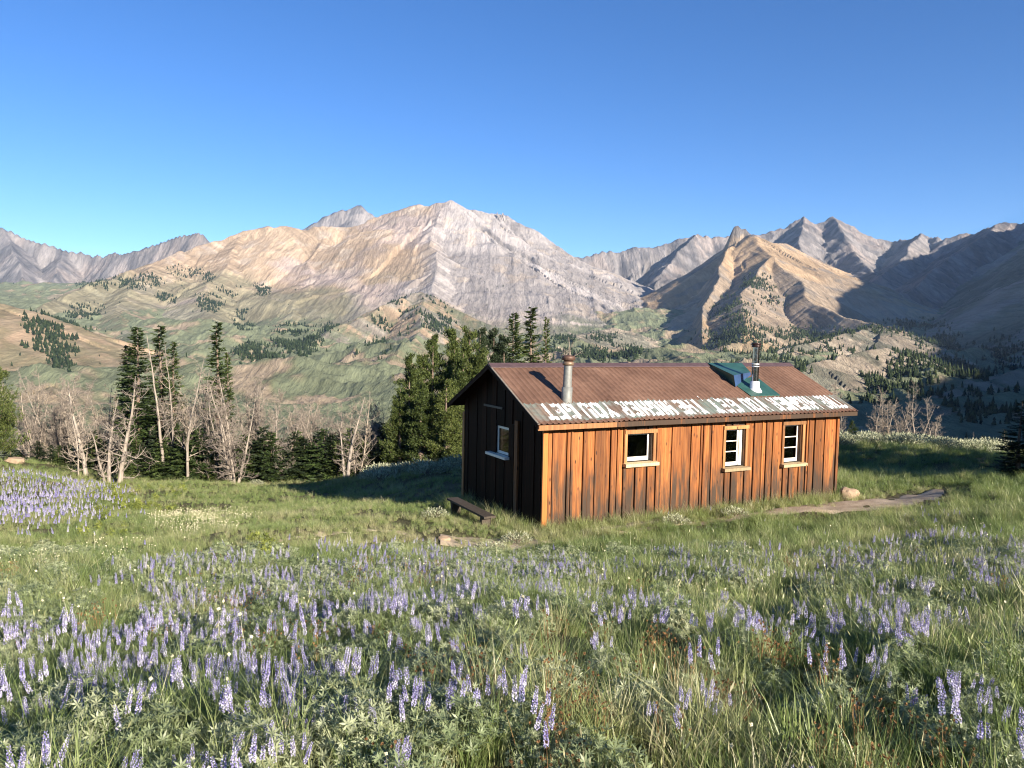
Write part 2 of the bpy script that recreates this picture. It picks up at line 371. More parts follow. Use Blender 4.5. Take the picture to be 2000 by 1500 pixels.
# 8 long shaded ridge closing the valley on the right
R_(8, [tuple(W(2100, 402, 2700)), (1980, 2250, 600), (1920, 1800, 640), (1740, 1300, 620), (1500, 760, 540), (1330, 330, 400), (1050, 60, 305), (780, -110, 262), (480, -160, 225)], .8, .58, 250, 22, 70)
R_(8, [(1920, 1800, 630), (1500, 1650, 260), (1180, 1500, 60)], .55, .42, 150, 16, 50)
R_(8, [(1740, 1300, 610), (1300, 1180, 220), (900, 1000, 0)], .55, .42, 150, 16, 50)
R_(8, [(1500, 760, 530), (1000, 640, 130), (620, 560, -20), (420, 520, -48)], .5, .4, 150, 14, 40)
OWN = ['tan_mountain', 'wooded_knob', 'grey_rock_wall', 'pale_peak', 'grey_range', 'pointed_hill', 'rocky_foothill', 'tan_hillside', 'shaded_ridge', 'valley_floor']

_vp = [(W(*p)) for p in [(250, 705, 900), (550, 735, 700), (150, 760, 600), (700, 760, 600), (400, 655, 1250), (1150, 690, 1100), (1120, 640, 1750), (1250, 690, 1200), (1250, 610, 1900), (1750, 700, 1250), (1900, 850, 350), (1700, 800, 500), (1950, 720, 900), (0, 660, 1100), (100, 730, 700), (1400, 640, 2300), (1650, 590, 2300), (250, 560, 2900), (900, 640, 1900), (1900, 600, 1900)]]
_vp += [(-30, 60, -16), (30, 60, -14), (0, 60, -16), (-150, 150, -38), (0, 160, -40), (150, 160, -44), (300, 200, -46), (-300, 300, -45), (0, 350, -52), (400, 100, -30), (-200, 60, -16), (200, 30, -10), (900, 300, 0), (-600, 400, -30), (-2600, 3600, 60), (0, 4600, 120), (2600, 4600, 200), (1600, -300, 0), (-1200, 1500, 20)]
_vp = np.array(_vp, float); _vw = tps_fit(_vp / [1000, 1000, 1], .002)

def terrain(x, y):
    base = tps_eval(_vp / [1000, 1000, 1], _vw, x / 1000, y / 1000)
    r = np.hypot(x, y)
    base = base + 52 * smooth(150, 900, r) * (ridged(x / 300, y / 420, 5, 2) - .45) + 6 * smooth(40, 200, r) * (ridged(x / 40, y / 40, 3, 71) - .5)
    wx = x + smooth(200, 1200, r) * 60 * (fbm(x / 260, y / 260, 3, 41) - .5); wy = y + smooth(200, 1200, r) * 60 * (fbm(x / 260, y / 260, 3, 57) - .5)
    H = base.copy(); own = np.full(x.shape, 9); dist = np.full(x.shape, 1e6); stk = np.full(x.size, .5)
    X0, Y0, WX, WY = x.ravel(), y.ravel(), wx.ravel(), wy.ravel(); Hf = H.ravel(); of = own.ravel(); df = dist.ravel()
    for ri, (ow, P, s1, s2, Rr, gul, gw) in enumerate(RIDGES):
        lo, hi = P.min(0), P.max(0)
        db = np.hypot(np.maximum(0, np.maximum(lo[0] - WX, WX - hi[0])), np.maximum(0, np.maximum(lo[1] - WY, WY - hi[1])))
        I = np.nonzero(hi[2] + gul - s2 * db > Hf)[0]
        if not len(I): continue
        ax_, ay_, xx, yy = WX[I], WY[I], X0[I], Y0[I]
        acc = 0.; best = np.full(len(I), -1e9); bd = np.full(len(I), 1e6); bt = np.zeros(len(I)); sd = np.zeros(len(I))
        for a, b in zip(P[:-1], P[1:]):
            dx, dy = b[0] - a[0], b[1] - a[1]; L2 = dx * dx + dy * dy; L = math.sqrt(L2)
            t = np.clip(((ax_ - a[0]) * dx + (ay_ - a[1]) * dy) / L2, 0, 1)
            d = np.hypot(ax_ - a[0] - t * dx, ay_ - a[1] - t * dy)
            sgn = (ax_ - a[0]) * dy - (ay_ - a[1]) * dx
            k1, k2 = (s1, s2) if np.isscalar(s1) else (np.where(sgn > 0, s1[1], s1[0]), np.where(sgn > 0, s2, s2 * s1[0] / s1[1]))
            h = a[2] + (b[2] - a[2]) * t - (k2 * d + (k1 - k2) * Rr * (1 - np.exp(-d / Rr)))
            m = h > best; best = np.where(m, h, best); bd = np.where(m, d, bd); bt = np.where(m, acc + t * L, bt); sd = np.where(m, sgn > 0, sd); acc += L
        # ribs and gullies running down the fall line, jagged crest
        g = ridged(bt / gw + .45 * fbm(xx / 120, yy / 120, 3, 5) + 40 * sd, bd / (gw * 12) + ri * 3.7, 4, 100 + ri)
        env = smooth(0, Rr * .45, bd) * (1 - .55 * smooth(Rr * 1.2, Rr * 3.5, bd))
        best = best + gul * env * (g - .45) - gul * .4 * (vnoise(bt / (gw * .6), bt * 0 + ri, 300 + ri) ** 2) * np.exp(-bd / 50)
        st = ridged(bt / (gw * .33) + .4 * fbm(xx / 90, yy / 90, 2, 6) + 17 * sd, bd / (gw * 10) + ri * 2.3, 4, 400 + ri, .65)
        best = best + gul * .42 * env * (st - .45)
        m = best > Hf[I]; J = I[m]; stk[J] = st[m]
        df[J] = bd[m]; of[J] = ow; Hf[J] = best[m]
    H = Hf.reshape(x.shape); own = of.reshape(x.shape); dist = df.reshape(x.shape)
    rg = {0: .42, 2: 1.1, 3: 1.1, 4: 1.0, 5: .35, 8: .7}
    amp = np.zeros(x.shape)
    for k, v in rg.items(): amp = np.where(own == k, v, amp)
    amp = np.where(amp == 0, .3, amp) * smooth(60, 700, r)
    H = H + amp * (40 * (ridged(x / 150 + .3 * fbm(x / 300, y / 300, 2, 12), y / 800, 6, 11) - .5) * smooth(15, 160, dist) + 11 * (ridged(x / 40 + .4 * fbm(x / 150, y / 150, 2, 13), y / 300, 4, 23, .6) - .5))
    # stay below the meadow
    H = np.minimum(H, np.where((y < 95) & (r < 400), -11 - .12 * np.maximum(0, y - 40) + 1.0 * np.maximum(0, r - 100), 1e6))
    return H, own, dist, stk.reshape(x.shape)

_az = np.radians(np.concatenate([np.linspace(-46, -36, 40), np.linspace(-36, 36, 900)[1:], np.linspace(36, 128, 120)[1:]]))
_rr = np.concatenate([np.geomspace(48, 500, 90), np.geomspace(500, 1000, 130)[1:], np.geomspace(1000, 3000, 420)[1:], np.geomspace(3000, 4600, 110)[1:]])
AZ, RR = np.meshgrid(_az, _rr); TX = RR * np.sin(AZ); TY = RR * np.cos(AZ)
TZ, TO, TD, TK = terrain(TX, TY)
_e = np.gradient(TZ, axis=0) / np.maximum(np.gradient(RR, axis=0), 1e-6); _f = np.gradient(TZ, axis=1) / np.maximum(RR * np.gradient(AZ, axis=1), 1e-6)
TS = np.hypot(_e, _f)
TPX, TPY = proj(np.stack([TX, TY, TZ], -1))

def lerp(a, b, t): return a + (b - a) * t[..., None]
def terrain_colour():
    def c(*v): return np.array(v)
    n1 = fbm(TX / 160, TY / 160, 5, 81); n2 = fbm(TX / 45, TY / 45, 4, 83); n3 = fbm(TX / 420, TY / 420, 3, 87)
    tan = c(.39, .295, .205); pink = c(.385, .315, .28); grey = c(.33, .303, .29); dark = c(.16, .15, .145); green = c(.185, .208, .13); pale = c(.45, .38, .31)
    C = np.empty(TX.shape + (3,)); C[:] = grey
    # massif: ochre shoulder, pink scree, grey buttresses to the right of the summit
    m = lerp(np.broadcast_to(tan, C.shape), pink, smooth(.38, .62, n1 + .35 * smooth(-700, 100, TX) - .12))
    m = lerp(m, grey * 1.05, smooth(-330, -180, TX + 120 * (n1 - .5)) * smooth(1500, 1900, TY))
    m = lerp(m, pale, smooth(.58, .75, n2) * .6)
    C = np.where((TO == 0)[..., None], m, C)
    k = lerp(np.broadcast_to(tan * .95, C.shape), c(.27, .24, .20), smooth(.45, .6, n2)); C = np.where((TO == 1)[..., None], k, C)
    w = lerp(np.broadcast_to(grey * .9, C.shape), c(.33, .285, .26), smooth(.45, .65, n1)); w = lerp(w, c(.15, .145, .15), smooth(.46, .66, n2) * .8)
    for o in (2, 3, 4): C = np.where((TO == o)[..., None], w * (1.0 if o != 3 else 1.15), C)
    p = lerp(np.broadcast_to(c(.40, .29, .185), C.shape), c(.34, .27, .2), smooth(.45, .65, n1)); p = lerp(p, c(.22, .2, .18), smooth(.55, .7, n2) * .7)
    p = np.where((TD < 22)[..., None] & ((TPX < 1480) & (TPY < 462))[..., None], c(.2, .18, .165), p)
    C = np.where((TO == 5)[..., None], p, C)
    h = lerp(np.broadcast_to(c(.40, .33, .255), C.shape), c(.20, .19, .15), smooth(.45, .6, n2)); C = np.where((TO == 6)[..., None], h, C)
    C = np.where((TO == 7)[..., None], lerp(np.broadcast_to(c(.43, .315, .215), C.shape), c(.30, .24, .15), smooth(.5, .65, n2)), C)
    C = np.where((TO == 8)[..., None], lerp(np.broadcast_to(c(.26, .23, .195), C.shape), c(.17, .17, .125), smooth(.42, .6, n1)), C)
    # grass where it is low and not too steep
    g = smooth(70, -20, TZ + 110 * (n1 - .5) + 60 * (n2 - .5)) * smooth(.75, .4, TS)
    g = np.where(TO == 7, g * .35, g); g = np.where(TO == 5, g * .35, g); g = np.where(TO == 6, g * .15, g); g = np.where(TO == 4, g * .3, g)
    g = np.maximum(g, (TO == 0) * smooth(-150, -420, TX) * smooth(150, 40, TZ + 170 * (n1 - .5) + 90 * (n2 - .5)) * .6)
    C = lerp(C, green, g)
    gr = lerp(np.broadcast_to(green, C.shape), c(.2, .19, .115), smooth(.5, .7, n2)); gr = lerp(gr, c(.38, .30, .22), smooth(.58, .7, n2) * .8)
    C = np.where((TO == 9)[..., None], gr, C)
    # scree and rock speckle; streaks also darken gullies, standing in for weak relief shading
    C = C * (0.45 + .35 * fbm(TX / 9, TY / 70, 4, 91, .6) + .28 * ridged(TX / 40 + .5 * fbm(TX / 120, TY / 120, 2, 14), TY / 380, 5, 93, .6) + .36 * smooth(.25, .75, TK))[..., None]
    return np.clip(C * np.where((TO == 9) | (TO == 8), 1.1, np.where((TO >= 2) & (TO <= 4), .88, 1.1))[..., None], .01, .8)
TC = terrain_colour()

def _rock_mat():
    m, nt, b = newmat('mountain_rock'); tc = nd(nt, 'ShaderNodeTexCoord').outputs['Object']
    a = nd(nt, 'ShaderNodeAttribute', attribute_name='col').outputs['Color']
    n1 = noise(nt, mapping(nt, tc, (1, .16, .3)), .035, 10, .7); n2 = noise(nt, mapping(nt, tc, (1, .24, .34)), .12, 8, .75)
    c = mixc(nt, 1., a, ramp(nt, n2, [(.3, g3(.74)), (.5, g3(1.)), (.7, g3(1.22))]), 'MULTIPLY')
    nt.links.new(c, b.inputs['Base Color']); b.inputs['Roughness'].default_value = 1; b.inputs['Specular IOR Level'].default_value = 0
    h = mth(nt, 'ADD', mth(nt, 'MULTIPLY', n1, 2.), n2); bump(nt, h, .8, 10., b); return m
_rock = _rock_mat()
OLAB = ['broad ochre and pink mountain with a rounded sunlit summit in the centre', 'wooded rocky knob at the foot of the broad ochre mountain', 'jagged grey rock wall with scree at the far left skyline', 'pale rocky peak peeping over the ochre shoulder', 'grey rocky mountain range on the right skyline',
        'pointed tan hill with a dark rock horn behind the cabin roof', 'low pale rocky hills just beyond the right end of the cabin', 'bare tan hillside at the left edge behind the dead trees', 'long dark ridge in shade closing the valley on the right', 'green valley floor below the mountains']
_n, _m = TX.shape
_ii = np.arange(_n - 1)[:, None] * _m + np.arange(_m - 1)[None]; _quad = np.stack([_ii, _ii + 1, _ii + _m + 1, _ii + _m], -1).reshape(-1, 4)
_fo = TO.reshape(-1)[_quad[:, 0]]; _PV = np.stack([TX, TY, TZ], -1).reshape(-1, 3); _PC = TC.reshape(-1, 3)
# true surface normals so that the pieces meet without seams
_tr = np.stack([np.gradient(TX, axis=0), np.gradient(TY, axis=0), np.gradient(TZ, axis=0)], -1); _ta = np.stack([np.gradient(TX, axis=1), np.gradient(TY, axis=1), np.gradient(TZ, axis=1)], -1)
_PN = np.cross(_ta, _tr); _PN /= np.linalg.norm(_PN, axis=-1, keepdims=True); _PN = np.where(_PN[..., 2:3] < 0, -_PN, _PN).reshape(-1, 3)
for k in range(10):
    q = _quad[_fo == k]
    if not len(q): continue
    ids, inv = np.unique(q, return_inverse=True)
    me = mesh_np(OWN[k], _PV[ids], inv.reshape(-1, 4), [_rock], True)
    at = me.attributes.new('col', 'FLOAT_COLOR', 'POINT'); at.data.foreach_set('color', np.column_stack([_PC[ids], np.ones(len(ids))]).astype(np.float32).ravel())
    me.normals_split_custom_set_from_vertices(_PN[ids].tolist())
    tag(link(OWN[k], me), OLAB[k], 'valley' if k == 9 else ('hill' if k in (1, 5, 6, 7) else 'mountain'), kind='structure')
# ------------------------------------------------------------------ the cabin
def wood_mat(name, dark, mid, light, weather=.5, spec=.3, stain=(.035, .026, .018)):
    m, nt, b = newmat(name); tc = nd(nt, 'ShaderNodeTexCoord').outputs['Object']; oi = nd(nt, 'ShaderNodeObjectInfo')
    off = nd(nt, 'ShaderNodeVectorMath', {0: tc, 1: nd(nt, 'ShaderNodeCombineXYZ', {0: mth(nt, 'MULTIPLY', oi.outputs['Random'], 37.), 1: mth(nt, 'MULTIPLY', oi.outputs['Random'], 91.), 2: mth(nt, 'MULTIPLY', oi.outputs['Random'], 53.)}).outputs[0]}, operation='ADD').outputs[0]
    gr = noise(nt, mapping(nt, off, (26, 26, .9)), 1.6, 6, .6, .4)
    big = noise(nt, mapping(nt, off, (3, 3, .8)), 1.3, 4, .6)
    c = ramp(nt, gr, [(.28, dark), (.5, mid), (.75, light)])
    tone = ramp(nt, oi.outputs['Random'], [(0, g3(.55)), (.35, g3(.9)), (.7, g3(1.1)), (1, g3(1.45))])
    c = mixc(nt, 1., c, tone, 'MULTIPLY')
    # dark greyed weathering in streaks, strongest where rain splashes the foot of the boards
    z = nd(nt, 'ShaderNodeSeparateXYZ', {0: tc}).outputs[2]
    st = noise(nt, mapping(nt, off, (9, 9, .55)), 1.5, 5, .62)
    w = mth(nt, 'ADD', mth(nt, 'MULTIPLY', big, .75), mth(nt, 'MULTIPLY', st, .55))
    w = mth(nt, 'ADD', w, mth(nt, 'MULTIPLY', mth(nt, 'SUBTRACT', 1.1, z), .2))
    w = ramp(nt, w, [(.6, g3(0)), (.82, g3(1))])
    c = mixc(nt, mth(nt, 'MULTIPLY', w, weather), c, stain)
    vk = nd(nt, 'ShaderNodeTexVoronoi', {'Vector': mapping(nt, off, (7.5, 7.5, 2.6)), 'Scale': 1., 'Randomness': 1.}).outputs['Distance']
    c = mixc(nt, ramp(nt, vk, [(.07, g3(.95)), (.16, g3(0))]), c, (.03, .012, .005))
    nt.links.new(c, b.inputs['Base Color']); b.inputs['Roughness'].default_value = .62; b.inputs['Specular IOR Level'].default_value = spec
    bump(nt, mth(nt, 'ADD', gr, mth(nt, 'MULTIPLY', st, .6)), .55, .006, b); return m
M_board = wood_mat('stained_boards', (.085, .024, .006), (.225, .076, .018), (.345, .145, .042), .92)
M_trim = wood_mat('raw_trim', (.22, .085, .028), (.36, .165, .06), (.45, .24, .10), .3)
M_post = wood_mat('orange_post', (.26, .08, .018), (.36, .125, .028), (.42, .165, .04), .15)
M_grey = wood_mat('weathered_plank', (.10, .085, .065), (.20, .175, .14), (.29, .26, .21), .4)
M_gable = wood_mat('shaded_gable_boards', (.008, .004, .003), (.018, .007, .004), (.032, .012, .006), .6, .05, (.006, .005, .004))  # darkened copy of the wall boards; the gable's shade is in the colour
M_bench = wood_mat('dark_bench_wood', (.04, .033, .026), (.08, .066, .052), (.12, .1, .08), .3, .1)
M_sill = wood_mat('pale_sill', (.38, .27, .15), (.5, .38, .22), (.58, .46, .28), .1)
M_white = simple('white_paint', (.74, .70, .60), .5, 0, .1, 12)
M_dark = simple('dark_interior', (.006, .005, .004), .9)
M_galv = simple('galvanised_pipe', (.19, .195, .18), .6, .25, .25, 14)
M_capm = simple('rusty_cap', (.10, .055, .038), .6, .3, .3, 18)
M_green = simple('green_sheet_metal', (.03, .088, .07), .4, .15, .25, 5)
M_blue = simple('diverter_face_blue', (.035, .075, .17), .4, .15, .2, 5)  # blue colour for the diverter's front face alone
M_cone = simple('white_flashing', (.72, .73, .72), .35, .3, .08, 10)
def _chrome():
    m, nt, b = newmat('polished_stovepipe'); b.inputs['Base Color'].default_value = (.30, .29, .285, 1); b.inputs['Metallic'].default_value = 1; b.inputs['Roughness'].default_value = .16
    tc = nd(nt, 'ShaderNodeTexCoord').outputs['Object']; bump(nt, noise(nt, tc, 9, 2), .15, .02, b); return m
M_chrome = _chrome()
M_cap2 = simple('black_cap', (.045, .026, .024), .35, .5, .2, 12)
def _glass():
    m, nt, b = newmat('window_glass'); nt.nodes.remove(b)
    fr = nd(nt, 'ShaderNodeFresnel', {'IOR': 1.45}).outputs[0]
    mx = nd(nt, 'ShaderNodeMixShader', {0: fr, 1: nd(nt, 'ShaderNodeBsdfTransparent', {0: (.05, .055, .05, 1)}).outputs[0], 2: nd(nt, 'ShaderNodeBsdfGlossy', {'Roughness': .03}).outputs[0]})
    nt.links.new(mx.outputs[0], nt.nodes['Material Output'].inputs[0]); return m
M_glass = _glass()
def _roofmat():
    m, nt, b = newmat('brown_corrugated_steel'); geo = nd(nt, 'ShaderNodeNewGeometry').outputs['Position']; tc = nd(nt, 'ShaderNodeTexCoord').outputs['Object']; oi = nd(nt, 'ShaderNodeObjectInfo').outputs['Random']
    n1 = noise(nt, geo, 1.1, 5, .6); n2 = noise(nt, mapping(nt, geo, (1, 1, 1)), 9, 5, .65)
    c = ramp(nt, n1, [(.3, (.12, .066, .043)), (.55, (.175, .10, .066)), (.75, (.225, .135, .092))])
    c = mixc(nt, 1., c, ramp(nt, n2, [(.3, g3(.8)), (.7, g3(1.18))]), 'MULTIPLY')
    c = mixc(nt, 1., c, ramp(nt, oi, [(0, g3(.9)), (1, g3(1.1))]), 'MULTIPLY')
    c = mixc(nt, ramp(nt, noise(nt, geo, 3.2, 5, .7), [(.64, g3(0)), (.74, g3(.55))]), c, (.17, .065, .025))
    # band of old grey-green paint under the lettering
    y = nd(nt, 'ShaderNodeSeparateXYZ', {0: tc}).outputs[1]
    y = mth(nt, 'ADD', y, mth(nt, 'MULTIPLY', mth(nt, 'SUBTRACT', noise(nt, geo, 6, 3), .5), .22))
    band = mth(nt, 'MULTIPLY', ramp(nt, y, [(.0, g3(0))]) if False else mth(nt, 'GREATER_THAN', y, -.23), mth(nt, 'LESS_THAN', y, .40))
    pt = mth(nt, 'MULTIPLY', band, ramp(nt, noise(nt, geo, 1.7, 4, .7), [(.40, g3(.2)), (.58, g3(.9))]))
    c = mixc(nt, pt, c, mixc(nt, noise(nt, geo, 2.3, 2), (.11, .19, .15), (.27, .26, .245)))
    nt.links.new(c, b.inputs['Base Color']); b.inputs['Roughness'].default_value = .55; b.inputs['Metallic'].default_value = .1; b.inputs['Specular IOR Level'].default_value = .35
    bump(nt, n2, .25, .004, b); return m
M_roof = _roofmat()
def _paint():
    m, nt, b = newmat('white_roof_paint'); geo = nd(nt, 'ShaderNodeNewGeometry').outputs['Position']
    n = noise(nt, geo, 5.5, 5, .7)
    nt.links.new(ramp(nt, n, [(.33, (.17, .11, .08)), (.39, (.42, .40, .38)), (.47, (.76, .76, .75)), (.8, (.84, .84, .84))]), b.inputs['Base Color']); b.inputs['Roughness'].default_value = .6; return m
M_paint = _paint()

cabin = link('cabin', None, loc=CAB, rot=(0, 0, TH))
tag(cabin, 'orange-stained board cabin with a brown corrugated roof standing in the meadow', 'cabin')
ZE, ZR, EV, OV = 2.2685, 3.3725, .336, .303
KR = (ZR - ZE) / (CW / 2 + EV)
def roof_z(v): return ZE + (v + EV) * KR if v <= CW / 2 else ZE + (CW + EV - v) * KR

OPEN = [(2.13, 2.84, 1.31, 1.93), (4.99, 5.62, 1.02, 1.91), (6.92, 7.55, 1.0, 1.94)]
wf = link('front_wall', None, cabin); wg = link('gable_wall', None, cabin)
def core(a, b): MB().box(a, b).build('wall_core', M_dark, wf)
# solid wall behind the boards, with the openings left free
us = [0.02] + [x for o in OPEN for x in (o[0] + .01, o[1] - .01)] + [CL - .02]
for a, b in zip(us[::2], us[1::2]): core((a, .03, -.15), (b, .09, 2.38))
for (a, b, z0, z1) in OPEN: core((a + .01, .03, -.15), (b - .01, .09, z0)); core((a + .01, .03, z1), (b - .01, .09, 2.38))
rb = random.Random(3)
E_ = [.13, .404, .682, .991, 1.305, 1.571, 1.868, 2.13, 2.37, 2.6, 2.84, 3.08, 3.404, 3.687, 3.944, 4.221, 4.485, 4.753, 4.99, 5.2, 5.41, 5.62, 5.899, 6.153, 6.428, 6.742, 6.92, 7.13, 7.34, 7.55, 7.787, 8.01, 8.273, 8.539, 8.80]
_E = [E_[0]]
for a, b in zip(E_[:-1], E_[1:]):          # some of the wide boards are really a wide and a narrow one
    if b - a > .2 and rb.random() < .5: _E.append(a + (b - a) * rb.choice((.36, .42, .6, .66)))
    _E.append(b)
E_ = _E
def board(a, b, z0, z1, proud):
    w = b - a; t = rb.uniform(-.006, .006)
    c = min(.012, w * .12); h = z1 - z0; sec = [(0, .03), (0, .007), (c, 0), (w / 2, rb.uniform(-.002, .004)), (w - c, 0), (w, .007), (w, .03)]; n = len(sec)
    mb = MB().add([(a_, b_, 0) for a_, b_ in sec] + [(a_ + t, b_, h) for a_, b_ in sec], [(i_, i_ + 1, n + i_ + 1, n + i_) for i_ in range(n - 1)] + [(0, 6, 13, 7), (7, 12, 13, 7)][:1], [(7, 8, 13), (8, 9, 13), (9, 10, 13), (10, 11, 13), (11, 12, 13)])
    o = mb.build('board', M_board, wf, loc=(a, -proud, z0)); return o
for i, (a, b) in enumerate(zip(E_[:-1], E_[1:])):
    gap = rb.uniform(.004, .011); pr = (.026 if i % 2 else -.002) + rb.uniform(-.005, .006)
    op = [o for o in OPEN if a < o[1] - .02 and b > o[0] + .02]
    zb = rb.uniform(-.1, -.02)
    if op:
        board(a + gap, b - gap, zb, op[0][2] - .03, pr); board(a + gap, b - gap, op[0][3] + .03, 2.36, pr)
    else: board(a + gap, b - gap, zb, 2.36, pr)
    if i % 3 == 0 and not op:                       # narrow cover strip over some of the joints
        MB().box((0, 0, 0), (.045, .02, 2.36 - zb)).build('batten', M_board, wf, loc=(b - .02, -pr - .03, zb))
MB().box((0, 0, 0), (.12, .045, 2.4)).build('corner_post', M_post, wf, loc=(-.01, -.04, -.12))
MB().box((0, 0, 0), (.08, .045, 2.4)).build('corner_post', M_board, wf, loc=(CL - .08, -.035, -.12))
# windows in the sunlit wall
def window(o, panes, parent, wide):
    u0, u1, z0, z1 = o; dv = .10
    w = link('window', None, parent, loc=(u0, 0, z0)); wu, wz = u1 - u0, z1 - z0
    MB().box((-.07, -.045, wz), (wu + .10, .01, wz + .085)).build('head_trim', M_trim, w)
    MB().box((-.075, -.036, -.03), (-.003, .012, wz)).build('side_trim', M_trim, w); MB().box((wu + .003, -.036, -.03), (wu + .075, .012, wz)).build('side_trim', M_trim, w)
    MB().hexa([(-.09, -.13, -.105), (wu + .11, -.13, -.105), (wu + .11, dv - .04, -.105), (-.09, dv - .04, -.105), (-.09, -.13, -.035), (wu + .11, -.13, -.035), (wu + .11, dv - .04, -.012), (-.09, dv - .04, -.012)]).build('sill', M_sill, w)
    MB().box((.002, .012, 0), (.02, dv + .05, wz)).build('jamb', M_board, w); MB().box((wu - .02, .012, 0), (wu - .002, dv + .05, wz)).build('jamb', M_board, w)
    s = .05; r = wu - .02 - wide; l = .02
    MB().box((l, dv, 0), (l + s, dv + .035, wz)).build('sash_frame', M_white, w); MB().box((r - s, dv, 0), (r, dv + .035, wz)).build('sash_frame', M_white, w)
    MB().box((l + s, dv, wz - s), (r - s, dv + .035, wz)).build('sash_frame', M_white, w); MB().box((l + s, dv - .01, 0), (r - s, dv + .035, s * 1.7)).build('sash_frame', M_white, w)
    if wide > .01: MB().box((r + .002, dv - .03, 0), (wu - .021, dv + .03, wz)).build('casing', M_white, w)
    a, b = s * 1.7, wz - s
    for k in range(panes):
        za = a + (b - a) * k / panes; zb = a + (b - a) * (k + 1) / panes
        MB().box((l + s, dv + .014, za + (.012 if k else 0)), (r - s, dv + .018, zb - (.012 if k < panes - 1 else 0))).build('pane', M_glass, w)
        if k: MB().box((l + s, dv + .004, za - .012), (r - s, dv + .03, za + .012)).build('glazing_bar', M_white, w)
    return w
window(OPEN[0], 1, cabin, .0); window(OPEN[1], 3, cabin, .09); window(OPEN[2], 3, cabin, .0)

# gable end in shade
GO = (1.50, 2.14, 1.33, 1.96)
edges = [.06, .33, .6, .87, 1.14, 1.33, 1.5, 1.71, 1.93, 2.14, 2.4, 2.66, 2.92, 3.18, 3.44, 3.7, 3.92]
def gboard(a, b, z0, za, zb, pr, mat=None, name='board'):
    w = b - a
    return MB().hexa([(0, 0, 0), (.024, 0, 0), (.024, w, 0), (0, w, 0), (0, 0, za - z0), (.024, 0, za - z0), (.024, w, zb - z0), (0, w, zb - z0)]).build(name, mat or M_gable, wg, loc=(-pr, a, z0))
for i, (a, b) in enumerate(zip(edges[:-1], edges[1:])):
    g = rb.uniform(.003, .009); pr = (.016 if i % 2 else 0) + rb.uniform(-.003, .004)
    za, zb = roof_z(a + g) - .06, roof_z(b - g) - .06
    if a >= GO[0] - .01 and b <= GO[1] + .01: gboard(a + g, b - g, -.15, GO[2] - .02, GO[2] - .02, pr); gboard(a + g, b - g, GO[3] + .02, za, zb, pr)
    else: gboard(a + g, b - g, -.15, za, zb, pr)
def gprism(v0, v1, z0, u0, u1):
    pts = [v0] + ([CW / 2] if v0 < CW / 2 < v1 else []) + [v1]
    for a, b in zip(pts[:-1], pts[1:]):
        MB().hexa([(u0, a, z0), (u1, a, z0), (u1, b, z0), (u0, b, z0), (u0, a, roof_z(a) - .07), (u1, a, roof_z(a) - .07), (u1, b, roof_z(b) - .07), (u0, b, roof_z(b) - .07)]).build('wall_core', M_dark, wg)
gprism(.1, GO[0], -.15, .03, .08); gprism(GO[1], CW - .02, -.15, .03, .08); gprism(GO[0], GO[1], GO[3], .03, .08)
MB().box((.03, GO[0], -.15), (.08, GO[1], GO[2])).build('wall_core', M_dark, wg)
MB().box((0, 0, 0), (.05, .1, 2.3)).build('corner_post', M_trim, wg, loc=(-.035, CW - .1, -.2))
MB().box((0, 0, 0), (.05, .14, 2.3)).build('trim_board', M_board, wg, loc=(-.065, 1.0, -.12)); MB().box((0, 0, 0), (.04, .1, 2.2)).build('trim_board', M_gable, wg, loc=(-.055, 1.19, -.12))
MB().box((0, 0, 0), (.03, .95, .05)).build('ledger', M_grey, wg, loc=(-.05, 1.8, 2.36))
w = link('window', None, cabin); v0, v1, z0, z1 = GO
MB().box((.03, v0, z1 - .05), (.065, v1, z1)).build('sash_frame', M_white, w); MB().box((.03, v0, z0), (.065, v1, z0 + .06)).build('sash_frame', M_white, w)
MB().box((.03, v0, z0 + .06), (.065, v0 + .05, z1 - .05)).build('sash_frame', M_white, w); MB().box((.03, v1 - .06, z0 + .06), (.065, v1, z1 - .05)).build('sash_frame', M_white, w)
MB().box((.045, v0 + .05, z0 + .06), (.05, v1 - .06, z1 - .05)).build('pane', M_glass, w)
MB().box((-.14, v0 - .06, z0 - .07), (.02, v1 + .3, z0 - .01)).build('sill', M_white, w)
# the two walls that face away
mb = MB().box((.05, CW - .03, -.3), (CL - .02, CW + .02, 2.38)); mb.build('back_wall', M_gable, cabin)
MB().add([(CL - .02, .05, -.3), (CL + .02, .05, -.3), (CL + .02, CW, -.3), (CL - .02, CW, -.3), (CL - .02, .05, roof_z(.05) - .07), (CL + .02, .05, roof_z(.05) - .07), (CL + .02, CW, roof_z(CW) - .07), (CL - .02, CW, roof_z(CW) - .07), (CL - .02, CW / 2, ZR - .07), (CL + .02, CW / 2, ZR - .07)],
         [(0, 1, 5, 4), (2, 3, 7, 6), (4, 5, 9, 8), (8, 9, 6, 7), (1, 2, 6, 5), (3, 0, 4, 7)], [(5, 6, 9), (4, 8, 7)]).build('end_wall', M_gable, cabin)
MB().box((.1, .1, -.2), (CL - .1, CW - .1, -.12)).build('floor', M_dark, cabin)

